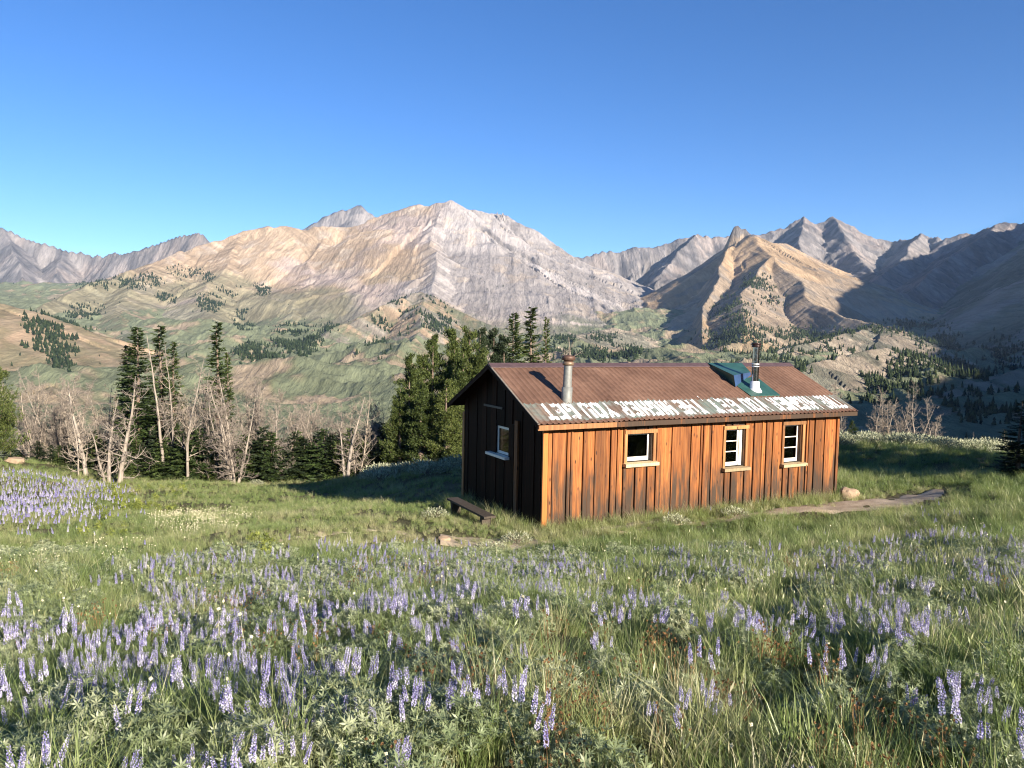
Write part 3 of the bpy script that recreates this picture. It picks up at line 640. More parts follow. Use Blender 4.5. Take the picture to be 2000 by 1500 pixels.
# roof: sheets of corrugated steel over a plank deck
roof = link('roof', None, cabin)
PIT, AMP = .1356, .021; NS = 14; SW = (CL + 2 * OV) / NS; KN = math.atan(KR)
def corr(u):
    p = (u / PIT) % 1.; return AMP * (1.3 * math.exp(-((p - .5) / .17) ** 2) - .4)
def sheet_mesh(back):
    n = 5 * 10; us = np.linspace(0, SW + .012, n + 1); V = []
    for v in ((-EV, CW / 2) if not back else (CW + EV, CW / 2)):
        for u in us: V.append((u, v, roof_z(v) + corr(u)))
    m = n + 1; q = [(i, i + 1, m + i + 1, m + i) if not back else (i + 1, i, m + i, m + i + 1) for i in range(n)]
    return mesh_np('roof_sheet', V, np.array(q), [M_roof], True)
for back in (False, True):
    me = sheet_mesh(back)
    for k in range(NS):
        dv = rb.uniform(-.018, .012); dv = -dv if back else dv
        link('roof_sheet', me, roof, loc=(-OV + k * SW, dv, abs(dv) * 0 + dv * KR * (-1 if back else 1) + .002 * (k % 2)))
for sgn, va, vb in ((1, -EV + .03, CW / 2 - .01), (-1, CW + EV - .03, CW / 2 + .01)):
    MB().hexa([(-OV + .02, va, roof_z(va) - .055), (CL + OV - .02, va, roof_z(va) - .055), (CL + OV - .02, vb, roof_z(vb) - .055), (-OV + .02, vb, roof_z(vb) - .055),
               (-OV + .02, va, roof_z(va) - .018), (CL + OV - .02, va, roof_z(va) - .018), (CL + OV - .02, vb, roof_z(vb) - .018), (-OV + .02, vb, roof_z(vb) - .018)]).build('roof_deck', M_gable, roof)
for va, vb, m in ((-EV, CW / 2, M_grey), (CW + EV, CW / 2, M_gable)):    # barge boards on the near gable
    MB().hexa([(-OV - .012, va, roof_z(va) - .10), (-OV + .018, va, roof_z(va) - .10), (-OV + .018, vb, roof_z(vb) - .10), (-OV - .012, vb, roof_z(vb) - .10),
               (-OV - .012, va, roof_z(va) - .006), (-OV + .018, va, roof_z(va) - .006), (-OV + .018, vb, roof_z(vb) - .006), (-OV - .012, vb, roof_z(vb) - .006)]).build('barge_board', M_gable, roof)
    MB().hexa([(-OV - .016, va, roof_z(va) - .004), (-OV + .02, va, roof_z(va) - .004), (-OV + .02, vb, roof_z(vb) - .004), (-OV - .016, vb, roof_z(vb) - .004),
               (-OV - .016, va, roof_z(va) + .014), (-OV + .02, va, roof_z(va) + .014), (-OV + .02, vb, roof_z(vb) + .014), (-OV - .016, vb, roof_z(vb) + .014)]).build('edge_strip', m, roof)
for a, b, m in ((-OV, 1.62, M_trim), (1.625, CL + OV - .01, M_board)):
    MB().box((0, 0, 0), (b - a, .03, .105)).build('fascia', m, roof, loc=(a, -EV + .01, ZE - .13), rot=(0, 0, 0))
pr = [(CW / 2 - .17, -.17 * KR + .018), (CW / 2, .026), (CW / 2 + .17, -.17 * KR + .018)]
V = []
for u in np.linspace(-OV - .01, CL + OV + .01, 2): V += [(u, v, ZR + dz) for v, dz in pr]
V = np.array(V); V2 = V + [0, 0, .012]
MB().add(np.vstack([V, V2]), [(0, 1, 4, 3), (1, 2, 5, 4), (6, 9, 10, 7), (7, 10, 11, 8), (0, 3, 9, 6), (2, 8, 11, 5), (0, 6, 7, 1), (1, 7, 8, 2), (3, 4, 10, 9), (4, 5, 11, 10)]).build('ridge_cap', simple('ridge_metal', (.095, .06, .06), .5, .2), roof)

# hand-painted lettering, upside down along the eave
GL = {'T': [(0, .8, 1, 1), (.34, 0, .66, .8)], 'H': [(0, 0, .3, 1), (.7, 0, 1, 1), (.3, .4, .7, .6)], 'E': [(0, 0, .32, 1), (.32, .8, 1, 1), (.32, .4, .88, .6), (.32, 0, 1, .2)],
      'I': [(.3, 0, .7, 1)], 'G': [(0, .1, .3, .9), (.1, .8, .95, 1), (.1, 0, .95, .2), (.68, .1, 1, .5), (.5, .38, 1, .54)], 'O': [(0, .1, .3, .9), (.7, .1, 1, .9), (.1, .8, .9, 1), (.1, 0, .9, .2)],
      'U': [(0, .1, .3, 1), (.7, .1, 1, 1), (.1, 0, .9, .2)], ',': [(.25, -.22, .7, .16)], 'R': [(0, 0, .3, 1), (.3, .82, .88, 1), (.68, .52, 1, .92), (.3, .42, .88, .6)], 'Y': [(.35, 0, .65, .5)]}
DG = {'R': [((.5, .45), (.88, 0), .3)], 'Y': [((.5, .42), (.12, 1), .3), ((.5, .42), (.88, 1), .3)]}
def inside(ch, x, y):
    for a, b, c, d in GL[ch]:
        if a <= x <= c and b <= y <= d: return True
    for (ax, ay), (bx, by), w in DG.get(ch, []):
        if min(ay, by) <= y <= max(ay, by):
            xm = ax + (bx - ax) * (y - ay) / (by - ay)
            if abs(x - xm) < w / 2: return True
    return False
TV0, TV1 = .37, -.19          # foot of the letters is up-slope, their heads point at the eave
def letter(ch, ua, ub):       # ua > ub: the text runs from right to left
    step = PIT / 10; V = []; q = []
    n = max(2, int((ua - ub) / step)); hv = (TV1 - TV0)
    for i in range(n):
        x0 = i / n; x1 = (i + 1) / n; run = None; K = 48
        ys = np.linspace(-.25, 1.05, K + 1); sh = rb.uniform(-.012, .012)
        for j in range(K + 1):
            on = j < K and inside(ch, (x0 + x1) / 2 + rb.uniform(-.02, .02), ys[j] + sh)
            if on and run is None: run = ys[j]
            if not on and run is not None:
                b = len(V)
                for (x, y) in ((x0, run), (x1, run), (x1, ys[j]), (x0, ys[j])):
                    u = ua + (ub - ua) * x; v = TV0 + hv * (y + sh); ul = (u + OV)
                    V.append((u, v, roof_z(v) + corr(ul % SW if True else ul) + .007))
                q.append((b + 3, b + 2, b + 1, b)); run = None
    if q: link('painted_letter', mesh_np('painted_letter', V, np.array(q), [M_paint], False), roof)
for word, ua, ub in [('THE', 9.02, 8.26), ('HIGHER', 8.12, 6.52), ('YOU', 6.36, 5.62), ('GET,', 5.46, 4.46), ('THE', 4.34, 3.6), ('HIGHER', 3.46, 2.0), ('YOU', 1.84, .98), ('GET', .87, .02)]:
    wd_ = [.55 if c in 'I' else (.4 if c == ',' else 1) for c in word]; tot = sum(wd_); x = ua
    for c, k in zip(word, wd_):
        wdt = (ua - ub) * k / tot; letter(c, x - wdt * .08, x - wdt * .90); x -= wdt

# two stove pipes, the green flashing and the diverter above the right-hand one
sp = link('stove_pipe', None, cabin, loc=(.86, .50, roof_z(.50) - .05), rot=(0, .03, 0)); tag(sp, 'dull grey stove pipe with a rusty cap')
MB().lathe([(.125, -.05), (.12, .1), (.118, .33), (.095, .335)]).build('pipe_base', M_galv, sp, True); MB().lathe([(.096, .3), (.092, .87)]).build('pipe', M_galv, sp, True)
MB().lathe([(.092, .80), (.125, .81), (.13, .88), (.105, .885)]).build('collar', simple('collar_metal', (.19, .13, .085), .5, .4), sp, True)
MB().lathe([(.1, .87), (.1, .91), (.14, .915), (.145, .985), (.13, 1.01), (.0, 1.03)]).build('cap', M_capm, sp, True)
sp = link('stove_pipe', None, cabin, loc=(6.62, .74, roof_z(.74) - .04)); tag(sp, 'polished black stove pipe with a white flashing collar')
MB().lathe([(.20, -.03), (.17, .03), (.125, .1), (.12, .24), (.10, .26)]).build('flashing_collar', M_cone, sp, True)
MB().lathe([(.088, .2), (.088, 1.16)], n=28).build('pipe', M_chrome, sp, True)
for z in (.62, .68): MB().lathe([(.089, z), (.095, z + .006), (.095, z + .02), (.089, z + .026)], n=28).build('band', M_cone, sp, True)
MB().lathe([(.09, 1.12), (.115, 1.13), (.115, 1.16), (.105, 1.165), (.105, 1.18), (.12, 1.185), (.12, 1.225), (.0, 1.235)], n=28).build('cap', M_cap2, sp, True)
fl = [(6.2, .43), (7.2, .43), (7.25, 1.35), (6.15, 1.1)]
MB().hexa([(u, v, roof_z(v) + .004) for u, v in fl] + [(u, v, roof_z(v) + .022) for u, v in fl]).build('flashing', M_green, roof)
dv_ = link('diverter', None, roof); TL, TR = (6.14, 1.97, roof_z(1.97) + .05), (7.35, 1.97, roof_z(1.97) + .05)
A_, B_, R2 = (6.03, .88, 3.14), (6.09, .86, roof_z(.86) + .012), (7.12, 1.4, 3.182); TL0 = (6.14, 1.97, roof_z(1.97) + .012); R0 = (7.16, 1.42, roof_z(1.42) + .012); TR0 = (7.35, 1.97, roof_z(1.97) + .012)
MB().add([TL, A_, R2, TR], [(0, 1, 2, 3)]).build('diverter_top', M_green, dv_)
MB().add([TL, TL0, B_, A_], [(0, 1, 2, 3)]).build('diverter_side', M_green, dv_); MB().add([TR, R2, R0, TR0], [(0, 1, 2, 3)]).build('diverter_side', M_green, dv_)
MB().add([A_, B_, R0, R2], [(0, 1, 2, 3)]).build('diverter_face', M_blue, dv_)

# ------------------------------------------------------------------ things on the ground by the cabin
def gz(x, y): return float(ground(np.array([x]), np.array([y]))[0])
x, y = cab_xy(-.8, 1.8); bench = link('bench', None, loc=(x, y, gz(x, y)), rot=(0, 0, TH)); tag(bench, 'low weathered plank bench in the shade of the gable wall', 'bench')
hb = CAB[2] + .2 - gz(x, y)
MB().box((-.14, -1.02, hb - .045), (.14, 1.02, hb)).build('seat', M_bench, bench)
for s in (-.8, .8): MB().box((-.11, s - .05, -.12), (.11, s + .05, hb - .046)).build('leg', M_bench, bench)
x, y = cab_xy(1.5, -.52); pk = MB().box((-1.2, -.06, -.02), (1.2, .07, .05)).build('plank', M_grey, loc=(x, y, gz(x, y) + .03), rot=(.03, -.02, TH + .01)); tag(pk, 'grey plank lying in the grass along the foot of the cabin wall', 'plank')
def rock_mesh(seed, sx, sy, sz, mat, sub=3):
    bm = bmesh.new(); bmesh.ops.create_icosphere(bm, subdivisions=sub, radius=1); r = np.random.default_rng(seed)
    D = r.normal(size=(9, 3)); D /= np.linalg.norm(D, axis=1, keepdims=True); hcut = r.uniform(.62, .95, 9)
    for v in bm.verts:
        p = np.array(v.co); 
        for d, h in zip(D, hcut):
            k = p @ d
            if k > h: p = p - d * (k - h) * .9
        p = p * (1 + .05 * r.normal()); v.co = Vector(p * [sx, sy, sz])
    me = bpy.data.meshes.new('rock'); bm.to_mesh(me); bm.free(); me.materials.append(mat)
    return me
M_rock = simple('tan_rock', (.30, .215, .14), .9, 0, .3, 5, .02)
x, y = cab_xy(9.12, -.22); tag(link('boulder', rock_mesh(4, .33, .25, .25, M_rock), loc=(x, y, gz(x, y) + .1), rot=(.2, .1, TH)), 'tan boulder at the right-hand corner of the cabin', 'boulder')
p = W(28, 905, 29.5); tag(link('boulder', rock_mesh(8, .42, .3, .16, M_rock), loc=(p[0], p[1], gz(p[0], p[1]) + .08)), 'flat pale boulder on the meadow edge at far left', 'boulder')
p = W(868, 1052, 14.2); tag(link('boulder', rock_mesh(9, .13, .1, .07, M_rock, 2), loc=(p[0], p[1], gz(p[0], p[1]) + .03)), 'small stone on the path left of the cabin corner', 'stone')
# ------------------------------------------------------------------ trees
M_bark = simple('grey_brown_bark', (.16, .115, .085), .9, 0, .3, 9, .02)
def _deadmat():
    m, nt, b = newmat('bare_dead_wood'); tc = nd(nt, 'ShaderNodeTexCoord').outputs['Object']; oi = nd(nt, 'ShaderNodeObjectInfo').outputs['Random']
    n = noise(nt, mapping(nt, tc, (6, 6, 1.2)), 1.8, 5, .65)
    c = ramp(nt, n, [(.3, (.14, .12, .10)), (.5, (.28, .24, .195)), (.72, (.42, .36, .295))])
    c = mixc(nt, 1., c, ramp(nt, oi, [(0, (.7, .68, .68)), (.5, (.9, .9, .9)), (1, (1.1, 1.06, 1.0))]), 'MULTIPLY')
    nt.links.new(c, b.inputs['Base Color']); b.inputs['Roughness'].default_value = .85; bump(nt, n, .5, .02, b); return m
M_dead = _deadmat()
M_fir = leafmat('fir_needles', [(0, (.025, .046, .017)), (.5, (.055, .085, .025)), (1, (.11, .13, .036))], .2)
M_pine = leafmat('pine_needles', [(0, (.028, .045, .013)), (.5, (.065, .09, .024)), (1, (.13, .15, .04))], .22)
M_dfir = leafmat('shade_toned_needles', [(0, (.012, .022, .012)), (1, (.035, .05, .02))], .1)  # needle colour darkened to carry the shade these trees stand in

def diamonds(B, T, w, rnd):
    """thin four-cornered sprays from B to T"""
    D = T - B; S = np.cross(D, rnd); S /= np.maximum(np.linalg.norm(S, axis=1, keepdims=True), 1e-9)
    M = B + .45 * D; V = np.stack([B, M + S * w[:, None], T, M - S * w[:, None]], 1).reshape(-1, 3)
    return V, np.arange(len(V)).reshape(-1, 4)

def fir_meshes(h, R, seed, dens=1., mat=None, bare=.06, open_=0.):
    r = np.random.default_rng(seed); tr = MB(); zz = np.linspace(0, h, 9)
    tr.tube(np.column_stack([.03 * h * .1 * np.sin(zz * 1.1 + seed), .03 * h * .1 * np.cos(zz * .9 + seed), zz - .3 * (zz == 0)]), np.interp(zz / h, [0, .15, 1], [.022 * h, .016 * h, .004]), 7)
    nb = int(h * 30 * dens); Bs = []; Ts = []; ws = []
    for i in range(nb):
        f = (i + r.uniform(0, 1)) / nb; f = bare + (1 - bare) * f; z = h * f
        L = R * (1 - f) ** .75 * r.uniform(.55, 1.12) * (1 if r.uniform() > open_ else .35) + .05; az = r.uniform(0, 2 * math.pi)
        o = np.array([math.cos(az), math.sin(az), 0]); s = np.linspace(.12, 1, max(4, int(L * 16)))
        drop = -.32 * L * (s - .3 * s ** 3.2) * (1.2 - f) + .25 * L * f * s
        P = np.array([0, 0, z]) + o * (L * s)[:, None]; P[:, 2] += drop
        side = np.array([-o[1], o[0], 0])
        for sg in (-1, 1):
            l = (.30 * L * (1 - s * .75) + .07) * r.uniform(.7, 1.2, len(s))
            T = P + (o * .75 + side * sg * .8)[None] * l[:, None]; T[:, 2] += r.uniform(-.35, .15, len(s)) * l
            Bs.append(P); Ts.append(T); ws.append(np.full(len(s), .018) + .06 * l)
        T = P + o * .13 + r.normal(0, .03, P.shape); T[:, 2] += .03; Bs.append(P); Ts.append(T); ws.append(np.full(len(s), .028))
    B, T, w = np.vstack(Bs), np.vstack(Ts), np.concatenate(ws)
    V, q = diamonds(B, T, w, r.normal(size=B.shape) * [.5, .5, .35] + [0, 0, 1])
    V2, q2 = diamonds(B, T, w * .8, r.normal(size=B.shape))
    return tr.data('trunk', [M_bark], True), mesh_np('crown', np.vstack([V, V2]), np.vstack([q, q2 + len(V)]), [mat or M_fir])

def pine_meshes(h, R, seed, mat=None, ntw=1.):
    r = np.random.default_rng(seed); tr = MB(); B = []; T = []; w = []
    for st in range(2 if R > .9 else 1):
        az0 = r.uniform(0, 6.28); hh = h * (1 if st == 0 else .85); le = .0 if st == 0 else R * .45
        zz = np.linspace(0, hh, 8); C = np.column_stack([le * np.sin(zz / hh * 1.57) * math.cos(az0), le * np.sin(zz / hh * 1.57) * math.sin(az0), zz - .3 * (zz == 0)])
        tr.tube(C, np.interp(zz / hh, [0, 1], [.02 * h + .01, .008]), 7)
        nl = int(34 * h / 5)
        for k in range(nl):
            f = .07 + .9 * (k + r.uniform()) / nl; p0 = np.array([np.interp(f * hh, zz, C[:, j]) for j in range(3)])
            pr = (1.03 - f) ** .62 * (.7 + .3 * min(1, f * 4)); L = R * pr * r.uniform(.55, 1.1); az = r.uniform(0, 6.28)
            s = np.linspace(0, 1, 6); P = p0 + np.column_stack([math.cos(az) * L * s, math.sin(az) * L * s, L * (.1 * s + .55 * s ** 2) * r.uniform(.6, 1.3)])
            tr.tube(P, np.linspace(.018, .006, 6), 4, False)
            nt_ = int((28 + 40 * L) * ntw)
            for _ in range(nt_):
                t = r.uniform(.25, 1.05); q = np.array([np.interp(t, s, P[:, j]) for j in range(3)]) + r.normal(0, .11 * (.4 + L), 3) * [1, 1, .8]
                d = np.array([math.cos(az) * .4, math.sin(az) * .4, 1.0]) + r.normal(0, .3, 3); d /= np.linalg.norm(d)
                m = 9; e = d + r.normal(0, .55, (m, 3)); e /= np.linalg.norm(e, axis=1, keepdims=True)
                o = q + d * r.uniform(-.09, .09, (m, 1)); B.append(o); T.append(o + e * r.uniform(.08, .16, (m, 1))); w.append(np.full(m, .016))
    B, T, w = np.vstack(B), np.vstack(T), np.concatenate(w)
    V, q = diamonds(B, T, w, r.normal(size=B.shape))
    return tr.data('trunk', [M_bark], True), mesh_np('crown', V, q, [mat or M_pine])

def dead_meshes(h, nst, seed, lean=.12, bushy=1., low=0, thick=1.):
    r = np.random.default_rng(seed); tr = MB(); br = MB()
    def wob(p0, d, L, n, cur, up):
        P = [np.array(p0, float)]; d = np.array(d, float); d /= np.linalg.norm(d)
        for _ in range(n):
            d = d + r.normal(0, cur, 3) + [0, 0, up]; d /= np.linalg.norm(d); P.append(P[-1] + d * L / n)
        return np.array(P)
    for st in range(nst):
        az = r.uniform(0, 6.28) if nst > 1 else 0; l = lean * r.uniform(.4, 1.3) if nst > 1 else lean
        hs = h * (1 if st == 0 else r.uniform(.65, .95)); P = wob((.1 * math.cos(az) * (nst > 1), .1 * math.sin(az) * (nst > 1), -.3), (math.cos(az) * l, math.sin(az) * l, 1), hs + .3, 9, .055, .02)
        r0 = (.010 * hs + .014) * thick; rad = r0 * np.interp(np.linspace(0, 1, 10), [0, .06, .5, 1], [1.45, 1, .6, .12]); tr.tube(P, rad, 7, False)
        nb = int(30 * bushy * hs / 5)
        for k in range(nb):
            t = r.uniform(.12 if k > low else .05, .98); i = min(8, int(t * 9)); p = P[i] + (P[i + 1] - P[i]) * (t * 9 - i); a2 = r.uniform(0, 6.28)
            elv = r.uniform(-.15, 1.0); L = hs * (.27 - .17 * t) * r.uniform(.35, 1.25)
            Q = wob(p, (math.cos(a2), math.sin(a2), elv if k > low else r.uniform(-.4, .3)), L, 6, .2, .10 if k > low else .0); rb0 = rad[i] * .42
            br.tube(Q, np.linspace(rb0, .006, 7), 4, False)
            for j in range(int(r.integers(4, 9))):
                m = int(r.integers(1, 6)); d = (Q[m + 1] - Q[m]); d = d / np.linalg.norm(d) + r.normal(0, .65, 3) + [0, 0, .25]
                S = wob(Q[m], d, L * r.uniform(.22, .5), 3, .25, .08); br.tube(S, np.linspace(max(.006, rb0 * .4), .004, 4), 3, False)
                for _ in range(2):
                    d2 = (S[2] - S[1]); d2 = d2 / np.linalg.norm(d2) + r.normal(0, .7, 3); U = wob(S[1 + int(r.integers(0, 2))], d2, L * r.uniform(.12, .28), 2, .25, .05); br.tube(U, [.005, .004, .003], 3, False)
    return tr.data('trunk', [M_dead], True), br.data('bare_crown', [M_dead], True)

PROTO = {'fir': [fir_meshes(7, 1.05, 1, 1.7), fir_meshes(7, .95, 2, 1.6)], 'sfir': [fir_meshes(7, .66, 3, 1.35, None, .05, .3), fir_meshes(7, .72, 4, 1.25, None, .1, .25)],
         'dfir': [fir_meshes(6, 1.1, 5, 1.1, M_dfir, .03), fir_meshes(4, 1.1, 6, 1.1, M_dfir, .03)], 'young': [fir_meshes(2.2, .8, 7, 1.6, M_dfir, .02), fir_meshes(2.2, .95, 8, 1.6, M_fir, .02)],
         'pine': [pine_meshes(6, 1.25, 11), pine_meshes(6, 1.0, 12), pine_meshes(6, 1.15, 13)], 'dpine': [pine_meshes(6, .9, 14, M_dfir)], 'wpine': [pine_meshes(5, 1.7, 15, None, .95)],
         'dead': [dead_meshes(5.5, 3, 21, .22, 1.05), dead_meshes(5.5, 2, 22, .16, 1.15), dead_meshes(5.5, 4, 23, .25, .9)], 'snag': [dead_meshes(6.5, 1, 24, .0, .5), dead_meshes(6.5, 1, 25, .08, .5)],
         'bigdead': [dead_meshes(5.5, 5, 26, .2, 1.25, 5, 1.45)], 'stout': [dead_meshes(5.5, 2, 31, .2, 1.0, 0, 1.9), dead_meshes(5.5, 1, 32, .05, 1.5, 0, 1.9)], 'thin': [dead_meshes(4.5, 2, 27, .10, 1.7), dead_meshes(4.5, 3, 28, .14, 1.5), dead_meshes(4.5, 2, 29, .06, 2.0), dead_meshes(4.5, 3, 30, .18, 1.6)]}
PH = {'fir': 7, 'sfir': 7, 'dfir': None, 'young': 2.2, 'pine': 6, 'dpine': 6, 'wpine': 5, 'dead': 5.5, 'snag': 6.5, 'bigdead': 5.5, 'stout': 5.5, 'thin': 4.5}
NAMES = {'fir': 'fir_tree', 'sfir': 'fir_tree', 'dfir': 'fir_tree', 'young': 'young_fir', 'pine': 'pine_tree', 'dpine': 'pine_tree', 'wpine': 'pine_tree', 'dead': 'dead_tree', 'snag': 'dead_tree', 'bigdead': 'dead_tree', 'stout': 'dead_tree', 'thin': 'dead_tree'}
_tc = {}; rt = random.Random(5)
def tree(kind, px, pytop, Y, label, group=None, wide=1., rz=None, xy=None, h=None, var=None):
    i = _tc.get(kind, 0); _tc[kind] = i + 1; pr = PROTO[kind]; i = i % len(pr) if var is None else var
    ph = PH[kind] or (6, 4)[i]
    if xy is None:
        top = W(px, pytop, Y); x, y = top[0], top[1]; z = gz(x, y); hh = top[2] - z
    else: x, y = xy; z = gz(x, y); hh = h
    s = hh / ph; o = link(NAMES[kind], None, loc=(x, y, z), rot=(0, 0, rt.uniform(0, 6.28) if rz is None else rz), scale=(s * wide, s * wide, s))
    tag(o, label, 'dead tree' if 'dead' in NAMES[kind] else 'tree', group)
    t, c = pr[i]; link('trunk', t, o); link('bare_crown' if 'dead' in NAMES[kind] else 'crown', c, o); return o

tree('wpine', -12, 716, 30, 'rounded green pine cut off by the left edge of the picture', wide=1.0)
tree('fir', 268, 640, 33, 'tall dense dark green fir among the dead trees', wide=1.35, var=0)
tree('fir', 247, 676, 34.5, 'smaller fir tucked against the left side of the tall dense fir', wide=1.15, var=1)
tree('sfir', 312, 637, 34, 'tall thin yellowish fir just right of the dense dark fir', wide=1.5)
tree('sfir', 338, 668, 35, 'shorter wispy fir at the right shoulder of the yellowish fir', wide=1.2)
tree('sfir', 424, 630, 34, 'slender fir with a narrow spire rising above the middle of the dead grove', wide=1.3)
tree('sfir', 445, 690, 34.5, 'low sparse fir leaning against the slender spire-topped fir', wide=.9)
G1 = 'pale dead trees along the meadow edge'
tree('snag', 152, 790, 29, 'pale dead trunk leaning left near the left end of the dead grove', G1, rz=2.9, var=1)
tree('stout', 166, 738, 29.5, 'straight many-branched dead tree left of the dense dark fir', G1, var=1)
tree('stout', 208, 775, 28.6, 'forked tan dead tree with two thick leaning trunks by the purple flower patch', G1, wide=1.0, var=0, rz=2.4)
tree('stout', 230, 728, 29.0, 'tall pale dead tree standing right against the dense dark fir', G1, var=1)
tree('snag', 319, 652, 31.5, 'white dead pole in front of the thin yellowish fir', G1, var=0)
tree('snag', 334, 668, 32.5, 'second white dead pole close behind the first in the yellowish fir', G1, var=0, wide=.8)
tree('snag', 362, 694, 30.5, 'long dead pole leaning right between the two groups of firs', G1, rz=0, var=1)
tree('bigdead', 458, 733, 30, 'thick many-stemmed dead tree with curling low branches', G1)
tree('dead', 415, 760, 31, 'grey dead tree just left of the thick many-stemmed one', G1, wide=.9)
tree('stout', 676, 772, 30, 'forked dead tree with trunks crossing in front of dark undergrowth', G1, var=0)
tree('dead', 700, 762, 31, 'dead tree with upswept pale branches nearest the green pines', G1, wide=.9)
tree('thin', 548, 770, 31.5, 'thin straight dead tree standing alone between the big dead tree and the forked one', G1, var=2)
for px, pt, Y in [(45, 770, 34), (62, 722, 33), (80, 735, 34), (98, 728, 33), (112, 745, 32), (128, 735, 34), (142, 728, 33), (183, 745, 33), (197, 752, 34), (290, 740, 33), (300, 770, 31), (352, 735, 35), (372, 720, 35), (392, 745, 33), (405, 735, 35), (432, 750, 32), (478, 735, 33), (498, 742, 34), (515, 765, 33), (532, 775, 34), (566, 785, 34), (585, 790, 33), (604, 780, 35), (622, 790, 33), (640, 778, 34), (658, 790, 33), (722, 785, 32), (738, 775, 34), (752, 800, 35), (52, 750, 32), (72, 760, 31), (92, 765, 32), (122, 755, 31), (135, 760, 30.5), (160, 750, 32), (190, 770, 31), (212, 760, 32), (243, 800, 30), (280, 790, 31), (345, 765, 31.5), (385, 770, 32), (400, 780, 31), (440, 745, 31), (470, 760, 31), (488, 755, 32), (508, 775, 31), (525, 790, 31), (540, 800, 32), (575, 800, 31.5), (595, 805, 31), (615, 800, 32), (632, 808, 31), (648, 795, 32), (665, 800, 31), (688, 790, 32), (712, 780, 31), (730, 795, 31)]:
    tree('thin', px, pt + rt.uniform(-6, 6), max(33.2, Y + 1.5), 'thin bare dead tree deep in the grove at left behind the thicker pale trunks', 'thin dead trees of the grove', wide=rt.uniform(.8, 1.1))
for px, pt, Y in [(x_, 835 + (x_ * 37) % 47, 31.2 + (x_ * 13 % 10) * .09) for x_ in list(range(100, 150, 14)) + list(range(178, 205, 13)) + list(range(240, 330, 13)) + list(range(345, 440, 15)) + list(range(478, 770, 13))] + [(20, 860, 33), (50, 850, 35), (75, 862, 33), (110, 850, 35), (135, 868, 32), (182, 850, 33), (250, 790, 36), (285, 800, 35), (300, 845, 32), (340, 830, 33), (375, 850, 32), (395, 862, 33), (430, 850, 33), (500, 862, 32), (520, 850, 34), (548, 872, 32), (572, 845, 31.5), (590, 858, 33), (612, 850, 34), (632, 838, 35), (655, 846, 33), (690, 856, 33), (722, 842, 34), (742, 826, 35), (760, 838, 33), (775, 820, 36)]:  # the dense first row is added dark, for the shade under the grove
    tree('young', px, pt, Y, 'small dark young fir in the undergrowth between the dead trunks', 'young firs under the dead grove', wide=rt.uniform(.9, 1.5))
G2 = 'green pines left of the cabin roof'
tree('pine', 800, 692, 32, 'leftmost bushy green pine of the clump beside the cabin', G2, wide=1.0)
tree('pine', 846, 652, 33, 'tall green pine in the clump, second from the left beside the cabin', G2, wide=.95)
tree('pine', 884, 640, 33.5, 'tallest sunlit green pine of the clump beside the cabin', G2, wide=.95)
tree('pine', 918, 640, 34, 'sunlit green pine touching the dark pines behind the gable peak', G2, wide=.9)
tree('pine', 822, 745, 30, 'short bushy pine in front of the clump beside the cabin', G2, wide=1.25)
tree('pine', 872, 740, 29.5, 'low spreading pine just left of the cabin eave', G2, wide=1.25)
tree('pine', 782, 760, 31, 'lowest leftmost pine of the clump next to the dead trees', G2, wide=1.2)
tree('pine', 905, 690, 32, 'pine wedged between the clump and the roof eave', G2, wide=1.1)
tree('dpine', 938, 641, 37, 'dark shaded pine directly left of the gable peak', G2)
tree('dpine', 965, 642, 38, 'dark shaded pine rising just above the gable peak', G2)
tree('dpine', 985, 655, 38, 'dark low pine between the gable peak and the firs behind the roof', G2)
G3 = 'firs behind the cabin roof'
tree('fir', 1004, 612, 40, 'broad fir behind the left part of the cabin ridge', G3, wide=1.1)
tree('sfir', 1038, 601, 41, 'tallest pointed fir behind the cabin ridge', G3, wide=1.4)
tree('sfir', 1068, 620, 41.5, 'thin ragged fir right of the tallest one behind the cabin ridge', G3, wide=.7)
for px, pt, l in [(1056, 672, 'bare dead tree behind the ridge between the two right-hand firs'), (1084, 676, 'bare dead tree behind the ridge just left of the grey stove pipe'), (1133, 656, 'lone dead pole behind the ridge right of the grey stove pipe')]:
    tree('thin' if px < 1100 else 'snag', px, pt, 41, l, 'dead trees behind the cabin roof', wide=.8)
G4 = 'dead trees on the rise right of the cabin'
tree('dead', 1646, 738, 35.5, 'crooked bare dead tree rising just past the right end of the roof', G4, wide=.9)
for px, pt, k, l in [(1712, 756, 'thin', 'leftmost bare stem of the dead clump on the rise'), (1738, 765, 'thin', 'forked dead tree, second in the clump on the rise'), (1768, 772, 'thin', 'dead tree in the middle of the clump on the rise'), (1798, 744, 'dead', 'tallest dead tree of the clump on the rise, with upswept pale stems'), (1828, 778, 'thin', 'rightmost dead tree of the clump on the rise, leaning right')]:
    tree(k, px, pt, 36.5, l, G4, wide=1.0)
for px, pt, l in [(1826, 856, 'short dead pole left on the rise before the dark valley'), (1868, 850, 'short dead pole in the middle of the rise before the dark valley'), (1901, 843, 'tallest of the three short dead poles on the rise')]:
    tree('snag', px, pt, 35.5, l, 'short poles on the rise', wide=.8)
tree('young', 1666, 822, 35, 'small green fir at the foot of the crooked dead tree', var=1)
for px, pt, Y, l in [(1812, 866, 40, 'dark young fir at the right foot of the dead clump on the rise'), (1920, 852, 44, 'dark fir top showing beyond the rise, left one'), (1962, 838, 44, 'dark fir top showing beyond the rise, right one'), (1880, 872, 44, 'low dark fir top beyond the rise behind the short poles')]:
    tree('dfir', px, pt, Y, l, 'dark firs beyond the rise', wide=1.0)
tree('dfir', 1996, 782, 21.5, 'near black fir cut off by the right edge of the picture', wide=1.9, var=0)
